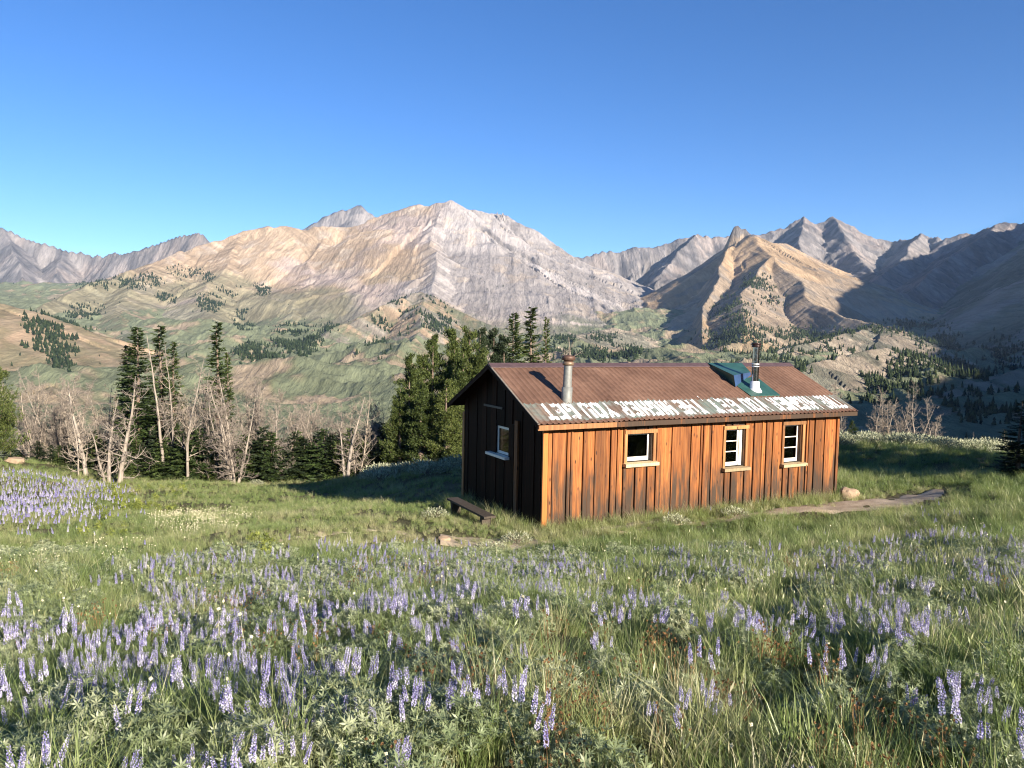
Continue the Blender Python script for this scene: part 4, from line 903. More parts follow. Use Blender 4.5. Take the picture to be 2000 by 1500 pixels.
# more of the same stand goes on to the right of the picture and shades the hollow behind the cabin
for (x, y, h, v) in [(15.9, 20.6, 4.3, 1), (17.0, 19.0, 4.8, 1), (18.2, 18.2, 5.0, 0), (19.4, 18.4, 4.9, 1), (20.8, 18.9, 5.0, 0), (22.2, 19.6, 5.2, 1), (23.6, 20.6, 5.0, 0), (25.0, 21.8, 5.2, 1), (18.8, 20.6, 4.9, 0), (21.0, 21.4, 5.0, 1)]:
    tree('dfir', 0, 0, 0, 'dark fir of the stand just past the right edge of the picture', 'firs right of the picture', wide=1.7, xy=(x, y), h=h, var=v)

# ---- far-off woods on the slopes
PATCH = [(95, 648, 45, 28, 1.2), (125, 690, 26, 24, 1.2), (150, 610, 40, 16, .7), (60, 655, 22, 14, .7), (230, 556, 60, 12, .55), (310, 545, 40, 14, .45), (360, 530, 40, 12, .3), (408, 545, 10, 10, .8), (325, 580, 18, 12, .7), (410, 590, 20, 16, .8), (440, 570, 30, 10, .5), (478, 625, 16, 16, 1.1), (512, 565, 14, 10, .8), (490, 690, 24, 14, 1.2), (575, 665, 34, 22, 1.3), (520, 705, 20, 12, 1.1), (610, 668, 16, 12, 1.), (640, 640, 24, 8, .35), (800, 598, 42, 14, 1.2), (765, 632, 34, 18, .9), (855, 625, 24, 20, 1.), (740, 680, 22, 20, .5), (690, 690, 12, 8, .3),
         (1140, 695, 70, 14, 1.2), (1215, 692, 30, 12, 1.2), (1100, 668, 24, 8, .6), (1180, 660, 30, 8, .5), (1480, 555, 26, 14, .9), (1520, 590, 40, 14, .35), (1430, 610, 34, 26, .5), (1440, 665, 60, 22, .8), (1560, 660, 60, 16, .8), (1600, 695, 90, 12, .7), (1500, 715, 70, 14, .9), (1680, 650, 60, 12, .6), (1770, 705, 50, 14, .8), (1800, 740, 60, 26, 1.2), (1720, 760, 60, 20, 1.2), (1870, 720, 60, 30, .8), (1950, 690, 50, 30, .7), (1930, 790, 70, 30, .6), (1780, 640, 60, 14, .6), (1850, 670, 50, 14, .6)]
_mask = np.zeros(TX.shape)
for cx, cy, sx, sy, a in PATCH: _mask = np.maximum(_mask, a * np.exp(-((TPX - cx) / sx) ** 2 - ((TPY - cy) / sy) ** 2))
_cl = fbm(TX / 38, TY / 38, 3, 131); _area = np.gradient(RR, axis=0) * RR * np.gradient(AZ, axis=1)
_dn = np.where(_mask > .08, np.clip(_mask * smooth(.36, .6, _cl) * 1.8, 0, 1.5), 0) / 20. + np.where((TZ < 150) & (TS < .8) & (RR > 280) & (TPX < 2400), .00055 * smooth(.55, .7, _cl), 0)
_near = smooth(250, 420, RR); _lam = _dn * _area * _near
_cnt = RNG.poisson(np.clip(_lam, 0, 3)); _src = np.repeat(np.arange(_cnt.size), _cnt.ravel())
print('far trees', len(_src))
_fx = TX.ravel()[_src] + RNG.normal(0, 2, len(_src)); _fy = TY.ravel()[_src] + RNG.normal(0, 2, len(_src)); _fz = TZ.ravel()[_src] - .6
_fh = RNG.uniform(4, 8.5, len(_src)) * np.where(_mask.ravel()[_src] > .08, 1, .7); _fr = _fh * RNG.uniform(.2, .38, len(_src))
M_far = leafmat('far_conifers', [(0, (.014, .024, .013)), (.6, (.026, .038, .019)), (1, (.05, .06, .028))], 0, .9, None, 0)
_reg = np.where(TPX.ravel()[_src] < 680, 0, np.where(TPX.ravel()[_src] < 1000, 1, np.where(TPX.ravel()[_src] < 1300, 2, 3)))
for k, lab in enumerate(['dark conifer woods on the slopes below the ochre mountain at left', 'dark conifers covering the rocky knob left of the cabin roof', 'dark conifers at the valley head behind the stove pipe', 'dark conifers scattered over the hills and shaded valley on the right']):
    I = np.nonzero(_reg == k)[0]
    if not len(I): continue
    n = 5; th = np.arange(n) * 2 * math.pi / n; Vs = []; Fs = []; b = 0
    tiers = [(.04, 1., .52), (.3, .78, .78), (.58, .48, 1.0)]
    a0 = RNG.uniform(0, 6.28, len(I))
    for z0, rr_, z1 in tiers:
        jit = RNG.uniform(.65, 1.25, (len(I), n)); ring = np.stack([_fx[I, None] + _fr[I, None] * rr_ * jit * np.cos(th + a0[:, None]), _fy[I, None] + _fr[I, None] * rr_ * jit * np.sin(th + a0[:, None]), _fz[I, None] + _fh[I, None] * (z0 + .06 * (jit - 1))], -1)
        tip = np.stack([_fx[I], _fy[I], _fz[I] + _fh[I] * z1], -1)[:, None]
        V = np.concatenate([ring, tip], 1); base = b + np.arange(len(I))[:, None] * (n + 1); j = np.arange(n)
        f = np.stack([base + j, base + (j + 1) % n, np.broadcast_to(base + n, (len(I), n))], -1).reshape(-1, 3)
        Vs.append(V.reshape(-1, 3)); Fs.append(f); b += len(I) * (n + 1)
    tag(link('conifer_wood', mesh_np('conifer_wood', np.vstack(Vs), np.vstack(Fs), [M_far])), lab, 'wood', kind='stuff')
# ------------------------------------------------------------------ meadow plants
def blades(r, n, h, spread, bend, w, rows=3, up=1.):
    """a tuft of n tapering blades"""
    V = []; Q = []; T = []; b = 0
    for _ in range(n):
        a = r.uniform(0, 6.28); ra = spread * math.sqrt(r.uniform()); x, y = ra * math.cos(a), ra * math.sin(a)
        az = a + r.normal(0, .9); hh = h * r.uniform(.5, 1.1); bd = bend * r.uniform(.3, 1.3) * hh; sa = az + 1.57 + r.normal(0, .5); ww = w * r.uniform(.7, 1.2)
        for k in range(rows + 1):
            t = k / rows; px = x + math.cos(az) * bd * t ** 1.8; py = y + math.sin(az) * bd * t ** 1.8; pz = hh * (t - .22 * (bd / hh) * t ** 2.2) * up - (.03 if k == 0 else 0)
            wk = ww * (1 - t ** 1.6) if k < rows else 0
            if k < rows: V += [(px - math.cos(sa) * wk, py - math.sin(sa) * wk, pz), (px + math.cos(sa) * wk, py + math.sin(sa) * wk, pz)]
            else: V.append((px, py, pz))
        for k in range(rows - 1): Q.append((b + 2 * k, b + 2 * k + 1, b + 2 * k + 3, b + 2 * k + 2))
        T.append((b + 2 * rows - 2, b + 2 * rows - 1, b + 2 * rows)); b += 2 * rows + 1
    return np.array(V), np.array(Q), np.array(T)
def tuft(name, seed, n, h, spread, bend, w, mat, rows=3):
    V, Q, T = blades(np.random.default_rng(seed), n, h, spread, bend, w, rows); return mesh_np(name, V, [Q, T], [mat])
GS = [(0, (.10, .15, .045)), (.3, (.185, .25, .075)), (.55, (.265, .31, .115)), (.8, (.37, .365, .185)), (1, (.46, .42, .26))]
M_grass = leafmat('grass_blades', GS, .32, .42, 'tint', .5)
LS = [(0, (.165, .21, .10)), (.5, (.265, .31, .165)), (1, (.37, .395, .25))]
M_leaf = leafmat('lupine_leaves', LS, .3, .45, 'tint', .4)
M_leaf2 = leafmat('lupine_leaves_near', LS, .3, .45, None, .4)
FS = [(0, (.23, .19, .54)), (.3, (.36, .32, .64)), (.6, (.50, .47, .70)), (1, (.66, .63, .73))]
M_flow = leafmat('lupine_petals', FS, .3, .6, 'tint'); M_flow2 = leafmat('lupine_petals_near', FS, .3, .6)
M_forb = leafmat('yellow_green_forb', [(0, (.16, .20, .04)), (1, (.32, .35, .075))], .4, .5, 'tint')
M_sage = leafmat('sage_leaves', [(0, (.19, .205, .13)), (.5, (.31, .325, .215)), (1, (.43, .435, .31))], .2, .7)
M_cream = simple('cream_petals', (.62, .58, .40), .7); M_brown = leafmat('dry_seed_heads', [(0, (.15, .08, .035)), (1, (.30, .18, .08))], .2, .8, 'tint')
M_stem = simple('green_stem', (.12, .15, .06), .7)

def palm_leaves(r, n, R, h, leaf=.045, mat=None, name='foliage'):
    """bushy clump of palmate leaves on short stalks"""
    B = []; T = []; w = []; rn = []
    for _ in range(n):
        a = r.uniform(0, 6.28); f = math.sqrt(r.uniform()); c = np.array([R * f * math.cos(a), R * f * math.sin(a), h * (1 - .55 * f * f) * r.uniform(.35, 1.0)])
        nrm = np.array([math.cos(a) * f * .8, math.sin(a) * f * .8, 1]) + r.normal(0, .35, 3); nrm /= np.linalg.norm(nrm)
        e1 = np.cross(nrm, [1, .3, 0]); e1 /= np.linalg.norm(e1); e2 = np.cross(nrm, e1); k = int(r.integers(6, 9)); L = leaf * r.uniform(.7, 1.25)
        for j in range(k):
            t = 2 * math.pi * j / k + r.uniform(-.15, .15); d = e1 * math.cos(t) + e2 * math.sin(t) + nrm * r.uniform(.25, .6)
            B.append(c); T.append(c + d * L); w.append(L * .13); rn.append(nrm)
        B.append(np.array([c[0] * .3, c[1] * .3, 0])); T.append(c); w.append(.003); rn.append(r.normal(size=3))
    V, q = diamonds(np.array(B), np.array(T), np.array(w), np.array(rn)); return mesh_np(name, V, q, [mat])
def spike_mesh(r, L, mat, stem=.10, name='flower_spike'):
    """whorls of pea flowers round an upright stalk"""
    V = []; Q = []; lean = r.normal(0, .06, 2); b = 0
    def at(z): return np.array([lean[0] * z, lean[1] * z, z])
    n = int(L / .016)
    for i in range(n):
        f = i / n; z = stem + L * f; m = 5 if f < .75 else 4; rr = .0145 * (1 - .7 * f ** 1.7) + .0025
        for j in range(m):
            a = 2 * math.pi * (j + .5 * (i % 2)) / m + r.uniform(-.2, .2); o = np.array([math.cos(a), math.sin(a), 0]); s = np.array([-o[1], o[0], 0]); c = at(z); k = rr * r.uniform(.8, 1.2); u = k * .75
            V += [c + o * k * .25, c + o * k - s * u * .55 + [0, 0, .002], c + o * k * 1.1 + [0, 0, u * .9], c + o * k + s * u * .55 + [0, 0, .002], c + o * k * 1.05 - [0, 0, u * .5]]
            Q += [(b, b + 1, b + 2, b + 3), (b, b + 3, b + 4, b + 1)]; b += 5
    nf = len(Q); st = [at(0) - [0, 0, .04], at(stem + L)]
    for sgn in ((.003, 0), (0, .003)):
        d = np.array([sgn[0], sgn[1], 0]); V += [st[0] - d, st[0] + d, st[1] + d * .4, st[1] - d * .4]; Q.append((b, b + 1, b + 2, b + 3)); b += 4
    return mesh_np(name, np.array(V), np.array(Q), [mat, M_stem], False, [0] * nf + [1] * 2)

# where each kind grows, as soft patches of the meadow (seen from the photograph's standpoint)
def soft(px, py, L): 
    m = np.zeros(np.shape(px))
    for cx, cy, sx, sy, a in L: m = np.maximum(m, a * np.exp(-(((px - cx) / sx) ** 2 + ((py - cy) / sy) ** 2) ** 1.5))
    return m
LUP = [(60, 1260, 140, 70, 1.4), (330, 1180, 140, 60, .8), (330, 1270, 220, 60, .9), (190, 1400, 200, 70, 1.4), (560, 1130, 120, 40, .5), (640, 1180, 160, 60, .6), (800, 1090, 180, 30, .6), (930, 1110, 110, 30, .7), (1080, 1120, 60, 30, .9), (900, 1180, 200, 50, .35), (560, 1350, 220, 70, .8), (760, 1270, 220, 60, .4), (800, 1320, 200, 50, .45), (400, 1460, 240, 60, .9), (1150, 1140, 60, 20, .4), (1270, 1180, 60, 20, .3), (1750, 1200, 60, 30, .9), (1760, 1300, 70, 40, .7), (1900, 1340, 80, 50, .9), (1960, 1100, 70, 30, .6), (1830, 1020, 60, 20, .5), (1690, 1080, 60, 25, .35), (1590, 1330, 40, 40, .6), (1340, 1340, 60, 50, .25), (1950, 1060, 60, 20, .4), (1700, 1480, 120, 40, .35), (990, 1320, 60, 50, .5), (1500, 1200, 500, 200, .06), (400, 1090, 100, 14, .6), (20, 1380, 60, 60, .8), (250, 1440, 330, 80, 1.3), (700, 1440, 300, 70, .5)]
FARL = [(70, 985, 130, 50, 1.), (150, 965, 70, 26, .6), (20, 1020, 70, 30, .7)]
YEL = [(235, 990, 90, 34, 1.), (300, 960, 60, 20, .6), (200, 1040, 60, 20, .4), (520, 1075, 40, 12, .6), (150, 1160, 90, 20, .25)]
CREAM = [(370, 1025, 70, 22, 1.), (440, 1010, 60, 16, .5), (250, 1080, 200, 20, .15), (80, 1110, 60, 16, .3)]
def spots(dens, Y0, Y1, marg=1.25, seed=0, xr=None):
    """random ground positions, dens per square metre, in the wedge the meadow fills"""
    r = np.random.default_rng(seed); e = 2.2; hw = lambda q: .72 * marg * q + e * smooth(14, 5, q)
    n = int(dens * 2 * (Y1 - Y0) * hw(np.array(Y1)) * 1.02); y = r.uniform(Y0, Y1, n); y = y[r.uniform(size=n) * hw(np.array(Y1)) * 1.02 < hw(y)]; x = r.uniform(-1, 1, len(y)) * hw(y)
    u, v = cab_uv(x, y); ok = ~((u > -.02) & (u < CL + .02) & (v > -.06) & (v < CW + .05)); x, y = x[ok], y[ok]; return x, y, r

def protos(meshes):
    L = []
    for me in meshes: L.append(bpy.data.objects.new(me.name + '_source', me))
    return L
def scatter(name, meshes, x, y, scl, tint, label, cat, seed=0, tilt=.12, var=None, dz=0., lean=0.):
    """one object of ground cover: tufts set on points of the meadow by a node group"""
    r = np.random.default_rng(seed + 900); n = len(x); z = ground(x, y) + dz
    me = bpy.data.meshes.new(name); me.vertices.add(n); me.vertices.foreach_set('co', np.column_stack([x, y, z]).astype(np.float32).ravel())
    scl = np.asarray(scl); scl = scl if scl.ndim == 2 else np.repeat(scl[:, None], 3, 1)
    def put(nm, typ, key, arr): at = me.attributes.new(nm, typ, 'POINT'); at.data.foreach_set(key, np.ascontiguousarray(arr).ravel())
    put('rot', 'FLOAT_VECTOR', 'vector', np.column_stack([r.normal(0, tilt, n), r.normal(0, tilt, n) - lean, r.uniform(0, 6.283, n)]).astype(np.float32))
    put('scl', 'FLOAT_VECTOR', 'vector', scl.astype(np.float32)); put('tint', 'FLOAT', 'value', np.clip(tint, 0, 1).astype(np.float32))
    put('var', 'INT', 'value', (r.integers(0, len(meshes), n) if var is None else var).astype(np.int32))
    me.update(); o = link(name, me)
    ng = bpy.data.node_groups.new(name + '_nodes', 'GeometryNodeTree'); ng.interface.new_socket('Geometry', in_out='INPUT', socket_type='NodeSocketGeometry'); ng.interface.new_socket('Geometry', in_out='OUTPUT', socket_type='NodeSocketGeometry')
    gi = ng.nodes.new('NodeGroupInput'); go = ng.nodes.new('NodeGroupOutput'); iop = ng.nodes.new('GeometryNodeInstanceOnPoints'); jn = ng.nodes.new('GeometryNodeJoinGeometry')
    for p in protos(meshes):
        oi = ng.nodes.new('GeometryNodeObjectInfo'); oi.inputs['Object'].default_value = p; oi.inputs['As Instance'].default_value = True; ng.links.new(oi.outputs['Geometry'], jn.inputs[0])
    def attr(nm, dt): a = ng.nodes.new('GeometryNodeInputNamedAttribute'); a.data_type = dt; a.inputs['Name'].default_value = nm; return a.outputs['Attribute']
    e2r = ng.nodes.new('FunctionNodeEulerToRotation'); ng.links.new(attr('rot', 'FLOAT_VECTOR'), e2r.inputs[0])
    iop.inputs['Pick Instance'].default_value = True
    ng.links.new(gi.outputs[0], iop.inputs['Points']); ng.links.new(jn.outputs[0], iop.inputs['Instance']); ng.links.new(attr('var', 'INT'), iop.inputs['Instance Index'])
    ng.links.new(e2r.outputs[0], iop.inputs['Rotation']); ng.links.new(attr('scl', 'FLOAT_VECTOR'), iop.inputs['Scale']); ng.links.new(iop.outputs[0], go.inputs[0])
    md = o.modifiers.new('tufts', 'NODES'); md.node_group = ng
    tag(o, label, cat, kind='stuff'); return o

# ---- grass
short = [tuft('short_grass', 40 + i, 34, .15, .10, .55, .0032, M_grass) for i in range(4)]
mid_ = [tuft('meadow_grass', 50 + i, 40, .27, .12, .6, .0034, M_grass) for i in range(4)]
long_ = [tuft('long_grass', 60 + i, 34, .48, .10, .75, .0032, M_grass, 5) for i in range(4)]
fine = [tuft('fine_bunch_grass', 65 + i, 80, .26, .07, .8, .0018, M_grass, 4) for i in range(2)]
MS = short + mid_ + long_ + fine
def grass_zone(seed, Y0, Y1, dens, size):
    x, y, r = spots(dens, Y0, Y1, 1.2, seed); px, py = proj(np.column_stack([x, y, ground(x, y)]))
    pd = path_d(x, y); keep = r.uniform(size=len(x)) < np.maximum(smooth(-.08, .12, pd), np.where(x < -2.2, .9, .85 * smooth(5.4, 4.2, x))) * smooth(.20, .34, fbm(x * .9, y * .9, 3, 65)); x, y, px, py, pd = x[keep], y[keep], px[keep], py[keep], pd[keep]
    n1 = fbm(x * .5, y * .5, 4, 61); n2 = fbm(x * 1.7, y * 1.7, 3, 63); right = smooth(1000, 1500, px) * smooth(1000, 1120, py)
    lawn = smooth(1130, 1060, py) * smooth(1150, 950, px)          # the finer green turf beyond the trail on the left
    rsel = r.uniform(size=len(x)); foot = smooth(1250, 1450, py)
    plong = .12 + .35 * right + .20 * foot * smooth(600, 1100, px) - .1 * lawn; pfine = .06 * (n2 > .52); pshort = .25 + .5 * lawn * .6
    var = np.where(rsel < plong, 8 + r.integers(0, 4, len(x)), np.where(rsel < plong + pfine, 12 + r.integers(0, 2, len(x)), np.where(rsel < plong + pfine + pshort, r.integers(0, 4, len(x)), 4 + r.integers(0, 4, len(x)))))
    tint = .34 + .7 * (n1 - .5) + .65 * (n2 - .5) + .06 * right + .13 * lawn + r.normal(0, .14, len(x)); tint = np.where(var >= 12, tint + .12, tint)
    tint = np.where((var >= 8) & (var < 12) & (r.uniform(size=len(x)) < .3), tint + .35, tint); tint = tint + .22 * smooth(.5, .05, pd)
    s = size * r.uniform(.7, 1.35, len(x)) * (.55 + .9 * n2) * (1 - .38 * lawn) * np.where(var == 8, 1.5, 1) * np.where((var > 8) & (var < 12), 1 + .45 * right, 1); s = s * np.where((pd < .6) & (x > 3.5), .6, 1)
    return x, y, np.column_stack([s, s, s * r.uniform(.8, 1.15, len(x))]), tint, var
Z = [grass_zone(1, 1.5, 6, 150, .46), grass_zone(2, 6, 12, 110, .48), grass_zone(3, 12, 21, 105, .5), grass_zone(4, 21, 38, 48, .66)]
gx, gy, gs, gt, gv = (np.concatenate([q[i] for q in Z]) for i in range(5)); print('grass tufts', len(gx))
scatter('grass', MS, gx, gy, gs, gt, 'green and straw-coloured meadow grass covering the slope', 'grass', 1, .1, gv, 0., .3 * smooth(-1, 2.5, gx) * smooth(14, 6, gy))
# taller dry grass along the foot of the cabin walls
r = np.random.default_rng(77); u = r.uniform(-.1, CL + .6, 850); v = -r.gamma(1.7, .14, 850) - .07; k = r.uniform(size=850) < .9; u2 = -r.gamma(1.6, .14, 160) - .06; v2 = r.uniform(-.1, CW, 160)
wx_, wy_ = cab_xy(np.concatenate([u[k], u2]), np.concatenate([v[k], v2])); n = len(wx_)
scatter('wall_grass', mid_ + long_ + fine, wx_, wy_, r.uniform(.4, .9, n), r.normal(.62, .16, n), 'dry tufts of grass growing along the foot of the cabin walls', 'grass', 2, .15)
# tall straw stems and seed heads in the nearest grass
def stems_mesh(seed, n, h):
    r = np.random.default_rng(seed); B = []; T = []; w = []
    for _ in range(n):
        p = np.array([r.normal(0, .05), r.normal(0, .05), 0]); d = np.array([r.normal(0, .3), r.normal(0, .3), 1.]); d /= np.linalg.norm(d); L = h * r.uniform(.6, 1.1); q = p + d * L * .6; e = d + r.normal(0, .12, 3); t = q + e * L * .4
        B += [p, q, t]; T += [q, t, t + e * .05]; w += [.0016, .0014, .0045]
    V, q = diamonds(np.array(B), np.array(T), np.array(w), r.normal(size=(len(B), 3))); return mesh_np('straw_stem', V, q, [M_grass])
x, y, r = spots(14, 1.6, 9, 1.2, 31); px, py = proj(np.column_stack([x, y, ground(x, y)])); k = (r.uniform(size=len(x)) < .18 + .8 * smooth(950, 1500, px) * smooth(1050, 1250, py)) & (path_d(x, y) > .1)
scatter('straw_stems', [stems_mesh(70 + i, 6, .6) for i in range(3)], x[k], y[k], r.uniform(.45, .85, k.sum()), r.normal(.75, .15, k.sum()), 'tall straw-coloured grass stems in the near right of the meadow', 'grass', 3, .2, None, 0., .42)
# small forbs with brown seed heads, cream dots and yellow-green leaves
def dots_mesh(seed, n, R, h, s, mat):
    r = np.random.default_rng(seed); B = []; T = []; w = []
    for _ in range(n):
        a = r.uniform(0, 6.28); p = np.array([R * r.uniform() * math.cos(a), R * r.uniform() * math.sin(a), h * r.uniform(.6, 1.1)])
        for j in range(4): d = r.normal(size=3); d /= np.linalg.norm(d); B.append(p - d * s); T.append(p + d * s); w.append(s * .8)
        B.append(p * [.6, .6, 0]); T.append(p); w.append(.0015)
    V, q = diamonds(np.array(B), np.array(T), np.array(w), r.normal(size=(len(B), 3))); return mesh_np('flower_dots', V, q, [mat])
x, y, r = spots(20, 2.2, 10, 1.2, 33); px, py = proj(np.column_stack([x, y, ground(x, y)])); k = (fbm(x * .8, y * .8, 3, 67) > .6) & (r.uniform(size=len(x)) < .4)
scatter('seed_heads', [dots_mesh(75 + i, 16, .12, .2, .007, M_brown) for i in range(3)], x[k], y[k], r.uniform(.7, 1.2, k.sum()), r.uniform(size=k.sum()), 'brown seed heads of faded flowers between the lupines', 'flowers', 4)
x, y, r = spots(26, 7, 28, 1.1, 34); px, py = proj(np.column_stack([x, y, ground(x, y)])); k = r.uniform(size=len(x)) < soft(px, py, CREAM) * .7
scatter('cream_flowers', [dots_mesh(78 + i, 6, .2, .16, .010, M_cream) for i in range(3)], x[k], y[k], r.uniform(.7, 1.2, k.sum()), r.uniform(size=k.sum()), 'scattered small cream flower heads in the green turf left of the cabin', 'flowers', 5)
x, y, r = spots(1.6, 2.2, 12, 1.1, 36); k = path_d(x, y) > .1
scatter('pale_flowers', [dots_mesh(81, 1, .05, .3, .011, M_cream), dots_mesh(82, 2, .07, .26, .009, M_cream)], x[k], y[k], r.uniform(.7, 1.2, k.sum()), r.uniform(size=k.sum()), 'single small pale flower heads dotted through the near meadow', 'flowers', 6)
x, y, r = spots(30, 9, 27, 1.1, 35); px, py = proj(np.column_stack([x, y, ground(x, y)])); k = r.uniform(size=len(x)) < soft(px, py, YEL) * .5 * smooth(.35, .6, fbm(x * .8, y * .8, 3, 66))
rr = np.random.default_rng(90); scatter('yellow_green_forbs', [palm_leaves(rr, 22, .1, .30, .05, M_forb, 'forb_leaves') for _ in range(3)], x[k], y[k], r.uniform(.6, 1.1, k.sum()), r.uniform(size=k.sum()), 'bright yellow-green leafy plants beside the far purple flower patch', 'plants', 7)

# ---- lupines: the nearest three hundred each on their own, the rest as ground cover
rr = np.random.default_rng(101)
LV = []
for i in range(8):
    R_l, h_l = rr.uniform(.15, .23), rr.uniform(.2, .3); sp_ = []
    for j in range(int(rr.integers(3, 8))):
        a = rr.uniform(0, 6.28); f = R_l * rr.uniform(.2, .9); sp_.append((spike_mesh(rr, rr.uniform(.08, .19), M_flow2), (f * math.cos(a), f * math.sin(a), h_l * rr.uniform(.4, .75)), (rr.normal(0, .12), rr.normal(0, .12), rr.uniform(0, 6.28))))
    LV.append((palm_leaves(rr, 170, R_l, h_l, .031, M_leaf2), sp_))
x, y, r = spots(110, 1.7, 11.5, 1.05, 41); px, py = proj(np.column_stack([x, y, ground(x, y) + .2])); cl = fbm(x * 1.5, y * 1.5, 3, 69)
k = np.nonzero((r.uniform(size=len(x)) < soft(px, py, LUP) * smooth(.31, .54, cl) * 1.15) & (path_d(x, y) > .1) & (py < 1560) & (px > -60) & (px < 2060))[0]
sel = []; 
for i in k[np.argsort(y[k])]:
    if all((x[i] - x[j]) ** 2 + (y[i] - y[j]) ** 2 > (.15) ** 2 for j in sel): sel.append(i)
print('lupines', len(sel)); near = sel[:300]; rest = sel[300:]
zz = ground(x, y)
for i in near:
    me, sps = LV[int(r.integers(0, 8))]; s = r.uniform(.4, .66)
    o = link('lupine_plant', None, loc=(x[i], y[i], zz[i] + .0), rot=(0, 0, r.uniform(0, 6.28)), scale=(s, s, s)); tag(o, 'purple lupine with upright flower spikes over grey-green leaves in the near meadow', 'flower', 'lupines of the near meadow')
    link('foliage', me, o)
    for m2, l2, r2 in sps: link('flower_spike', m2, o, loc=l2, rot=r2)
lv = [palm_leaves(rr, 140, .19, .25, .033, M_leaf, 'lupine_leaves') for _ in range(4)]; sv = [spike_mesh(rr, rr.uniform(.10, .18), M_flow, .2) for _ in range(4)]
xs, ys = x[rest], y[rest]; n = len(xs); r2 = np.random.default_rng(43)
sx = np.concatenate([xs + r2.normal(0, .1, n) for _ in range(6)]); sy = np.concatenate([ys + r2.normal(0, .1, n) for _ in range(6)])
# leafy lupines without flowers, thick among the flowering ones
x3, y3, r3 = spots(34, 1.7, 13, 1.15, 45); p3, q3 = proj(np.column_stack([x3, y3, ground(x3, y3) + .15])); c3 = fbm(x3 * .9, y3 * .9, 3, 73)
k3 = (r3.uniform(size=len(x3)) < (.18 + .14 * smooth(1200, 900, p3) - .12 * smooth(1150, 1400, p3) * smooth(1200, 1350, q3) + soft(p3, q3, LUP) * .8) * smooth(.35, .6, c3)) & (path_d(x3, y3) > .12) & (q3 > 1060)
scatter('lupine_leaves', lv, np.concatenate([xs, x3[k3]]), np.concatenate([ys, y3[k3]]), r2.uniform(.5, .95, n + k3.sum()), r2.uniform(.1, .95, n + k3.sum()), 'grey-green lupine leaves spread between the flowering plants', 'plants', 8)
x4, y4, r4 = spots(26, 11, 27, 1.2, 47); p4, q4 = proj(np.column_stack([x4, y4, ground(x4, y4)])); k4 = r4.uniform(size=len(x4)) < soft(p4, q4, FARL) * .95
x5, y5, r5 = spots(14, 8, 22, 1.1, 48); p5, q5 = proj(np.column_stack([x5, y5, ground(x5, y5)])); k5 = (r5.uniform(size=len(x5)) < soft(p5, q5, LUP) * .8) & (path_d(x5, y5) > .12)
fx = np.concatenate([sx, x4[k4], x4[k4] + .13, x5[k5]]); fy = np.concatenate([sy, y4[k4], y4[k4] + .1, y5[k5]]); n = len(fx)
sc_ = np.concatenate([r2.uniform(.4, .7, len(sx)), r2.uniform(.5, .85, 2 * k4.sum()), r2.uniform(.45, .7, k5.sum())])
scatter('lupine_spikes', sv, fx, fy, sc_, r2.uniform(.0, .95, n), 'purple lupine spikes further out and in the patch at far left', 'flowers', 9, .14)

# ---- sagebrush
def sage_mesh(seed):
    r = np.random.default_rng(seed); B = []; T = []; w = []
    for _ in range(520):
        a = r.uniform(0, 6.28); f = math.sqrt(r.uniform()); z = .42 * (1 - .5 * f * f) * r.uniform(.25, 1.05); p = np.array([.45 * f * math.cos(a), .45 * f * math.sin(a), z])
        d = np.array([math.cos(a) * f * .7, math.sin(a) * f * .7, 1]) + r.normal(0, .35, 3); d /= np.linalg.norm(d); B.append(p); T.append(p + d * r.uniform(.05, .13)); w.append(.012)
    V, q = diamonds(np.array(B), np.array(T), np.array(w), r.normal(size=(len(B), 3))); st = MB()
    for _ in range(12):
        a = r.uniform(0, 6.28); st.tube([(0, 0, -.05), (.12 * math.cos(a), .12 * math.sin(a), .12), (.3 * math.cos(a), .3 * math.sin(a), .28)], [.015, .01, .005], 4, False)
    return mesh_np('leaves', V, q, [M_sage]), st.data('stem', [M_bark])
SG = [sage_mesh(120 + i) for i in range(4)]; rs = random.Random(11)
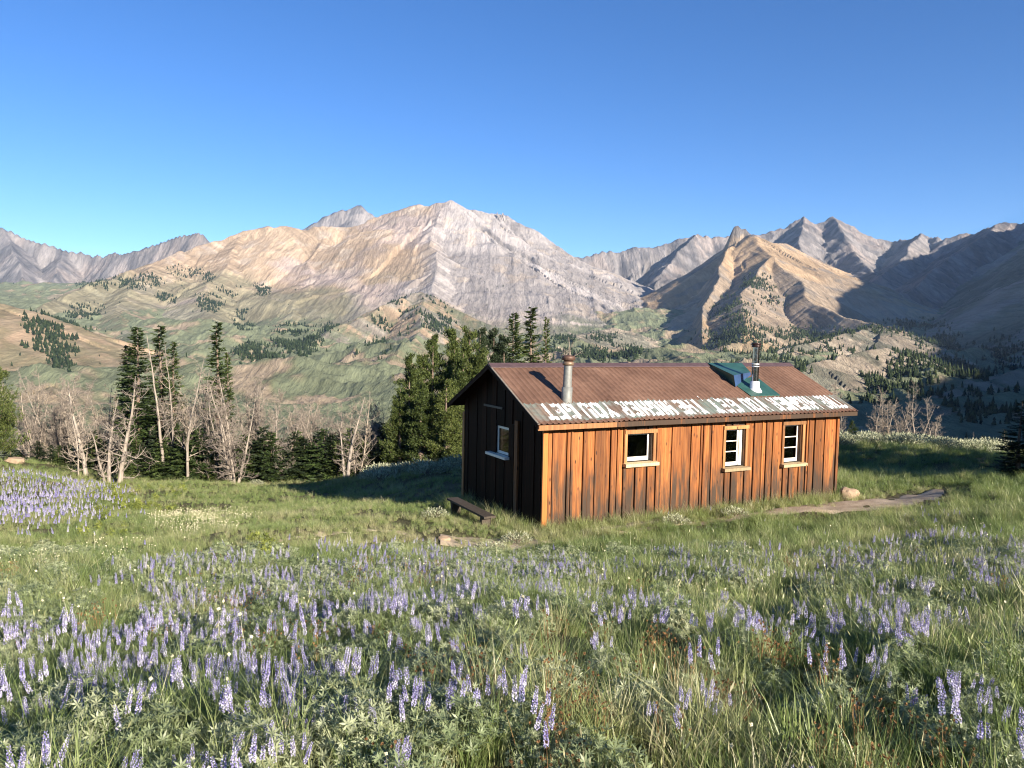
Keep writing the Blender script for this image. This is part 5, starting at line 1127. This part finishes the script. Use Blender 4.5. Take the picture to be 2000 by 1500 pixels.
def sage(px, py, Y, s, lab, grp):
    p = W(px, py, Y); i = rs.randrange(4); o = link('sagebrush', None, loc=(p[0], p[1], gz(p[0], p[1])), rot=(0, 0, rs.uniform(0, 6.28)), scale=(s * 1.3, s * 1.3, s)); tag(o, lab, 'shrub', grp)
    link('leaves', SG[i][0], o); link('stem', SG[i][1], o)
for k in range(90):
    Y = rs.uniform(31.5, 37); px = 1625 + 345 * rs.random(); sage(px, 870, Y, rs.uniform(.8, 1.35), 'silver-green sagebrush on the rise right of the cabin in front of the dead clump', 'sagebrush on the rise')
for k in range(26):
    px = rs.uniform(725, 905); sage(px, 920, rs.uniform(26.5, 31) , rs.uniform(.75, 1.2), 'silver-green sagebrush between the pine clump and the gable corner', 'sagebrush left of the cabin')
for px, py, Y, l in [(1435, 1022, 17.2, 'single grey sagebrush beside the path in front of the middle windows'), (1320, 1032, 16.2, 'small grey sagebrush at the path edge below the square window'), (960, 1062, 13.6, 'grey shrub in front of the dark gable corner'), (850, 1015, 16.6, 'bright green shrub by the end of the bench'), (1010, 1048, 14.6, 'low grey shrub at the foot of the orange corner post'), (500, 930, 30, 'pale shrub at the foot of the thick dead tree')]:
    sage(px, py, Y, .5, l, None)
# ------------------------------------------------------------------ the mountain air between here and the far crests
hm = bpy.data.materials.new('mountain_air'); hm.use_nodes = True; hn = hm.node_tree; hn.nodes.clear()
pv = hn.nodes.new('ShaderNodeVolumePrincipled'); pv.inputs['Color'].default_value = (.48, .69, 1, 1); pv.inputs['Density'].default_value = 4.6e-5; pv.inputs['Anisotropy'].default_value = 0
ho = hn.nodes.new('ShaderNodeOutputMaterial'); hn.links.new(pv.outputs[0], ho.inputs['Volume'])
lo = min(float(TZ.min()), float(ground(_xs[None] + 0 * _ys[:, None], _ys[:, None] + 0 * _xs[None]).min())) - 2; hi = float(TZ.max()) + 25
hz = MB().box((-3600, -900, lo), (5000, 4900, hi)).build('haze', hm); tag(hz, 'thin blue mountain haze filling the valley', 'haze', kind='stuff')
SC.cycles.volume_bounces = 0
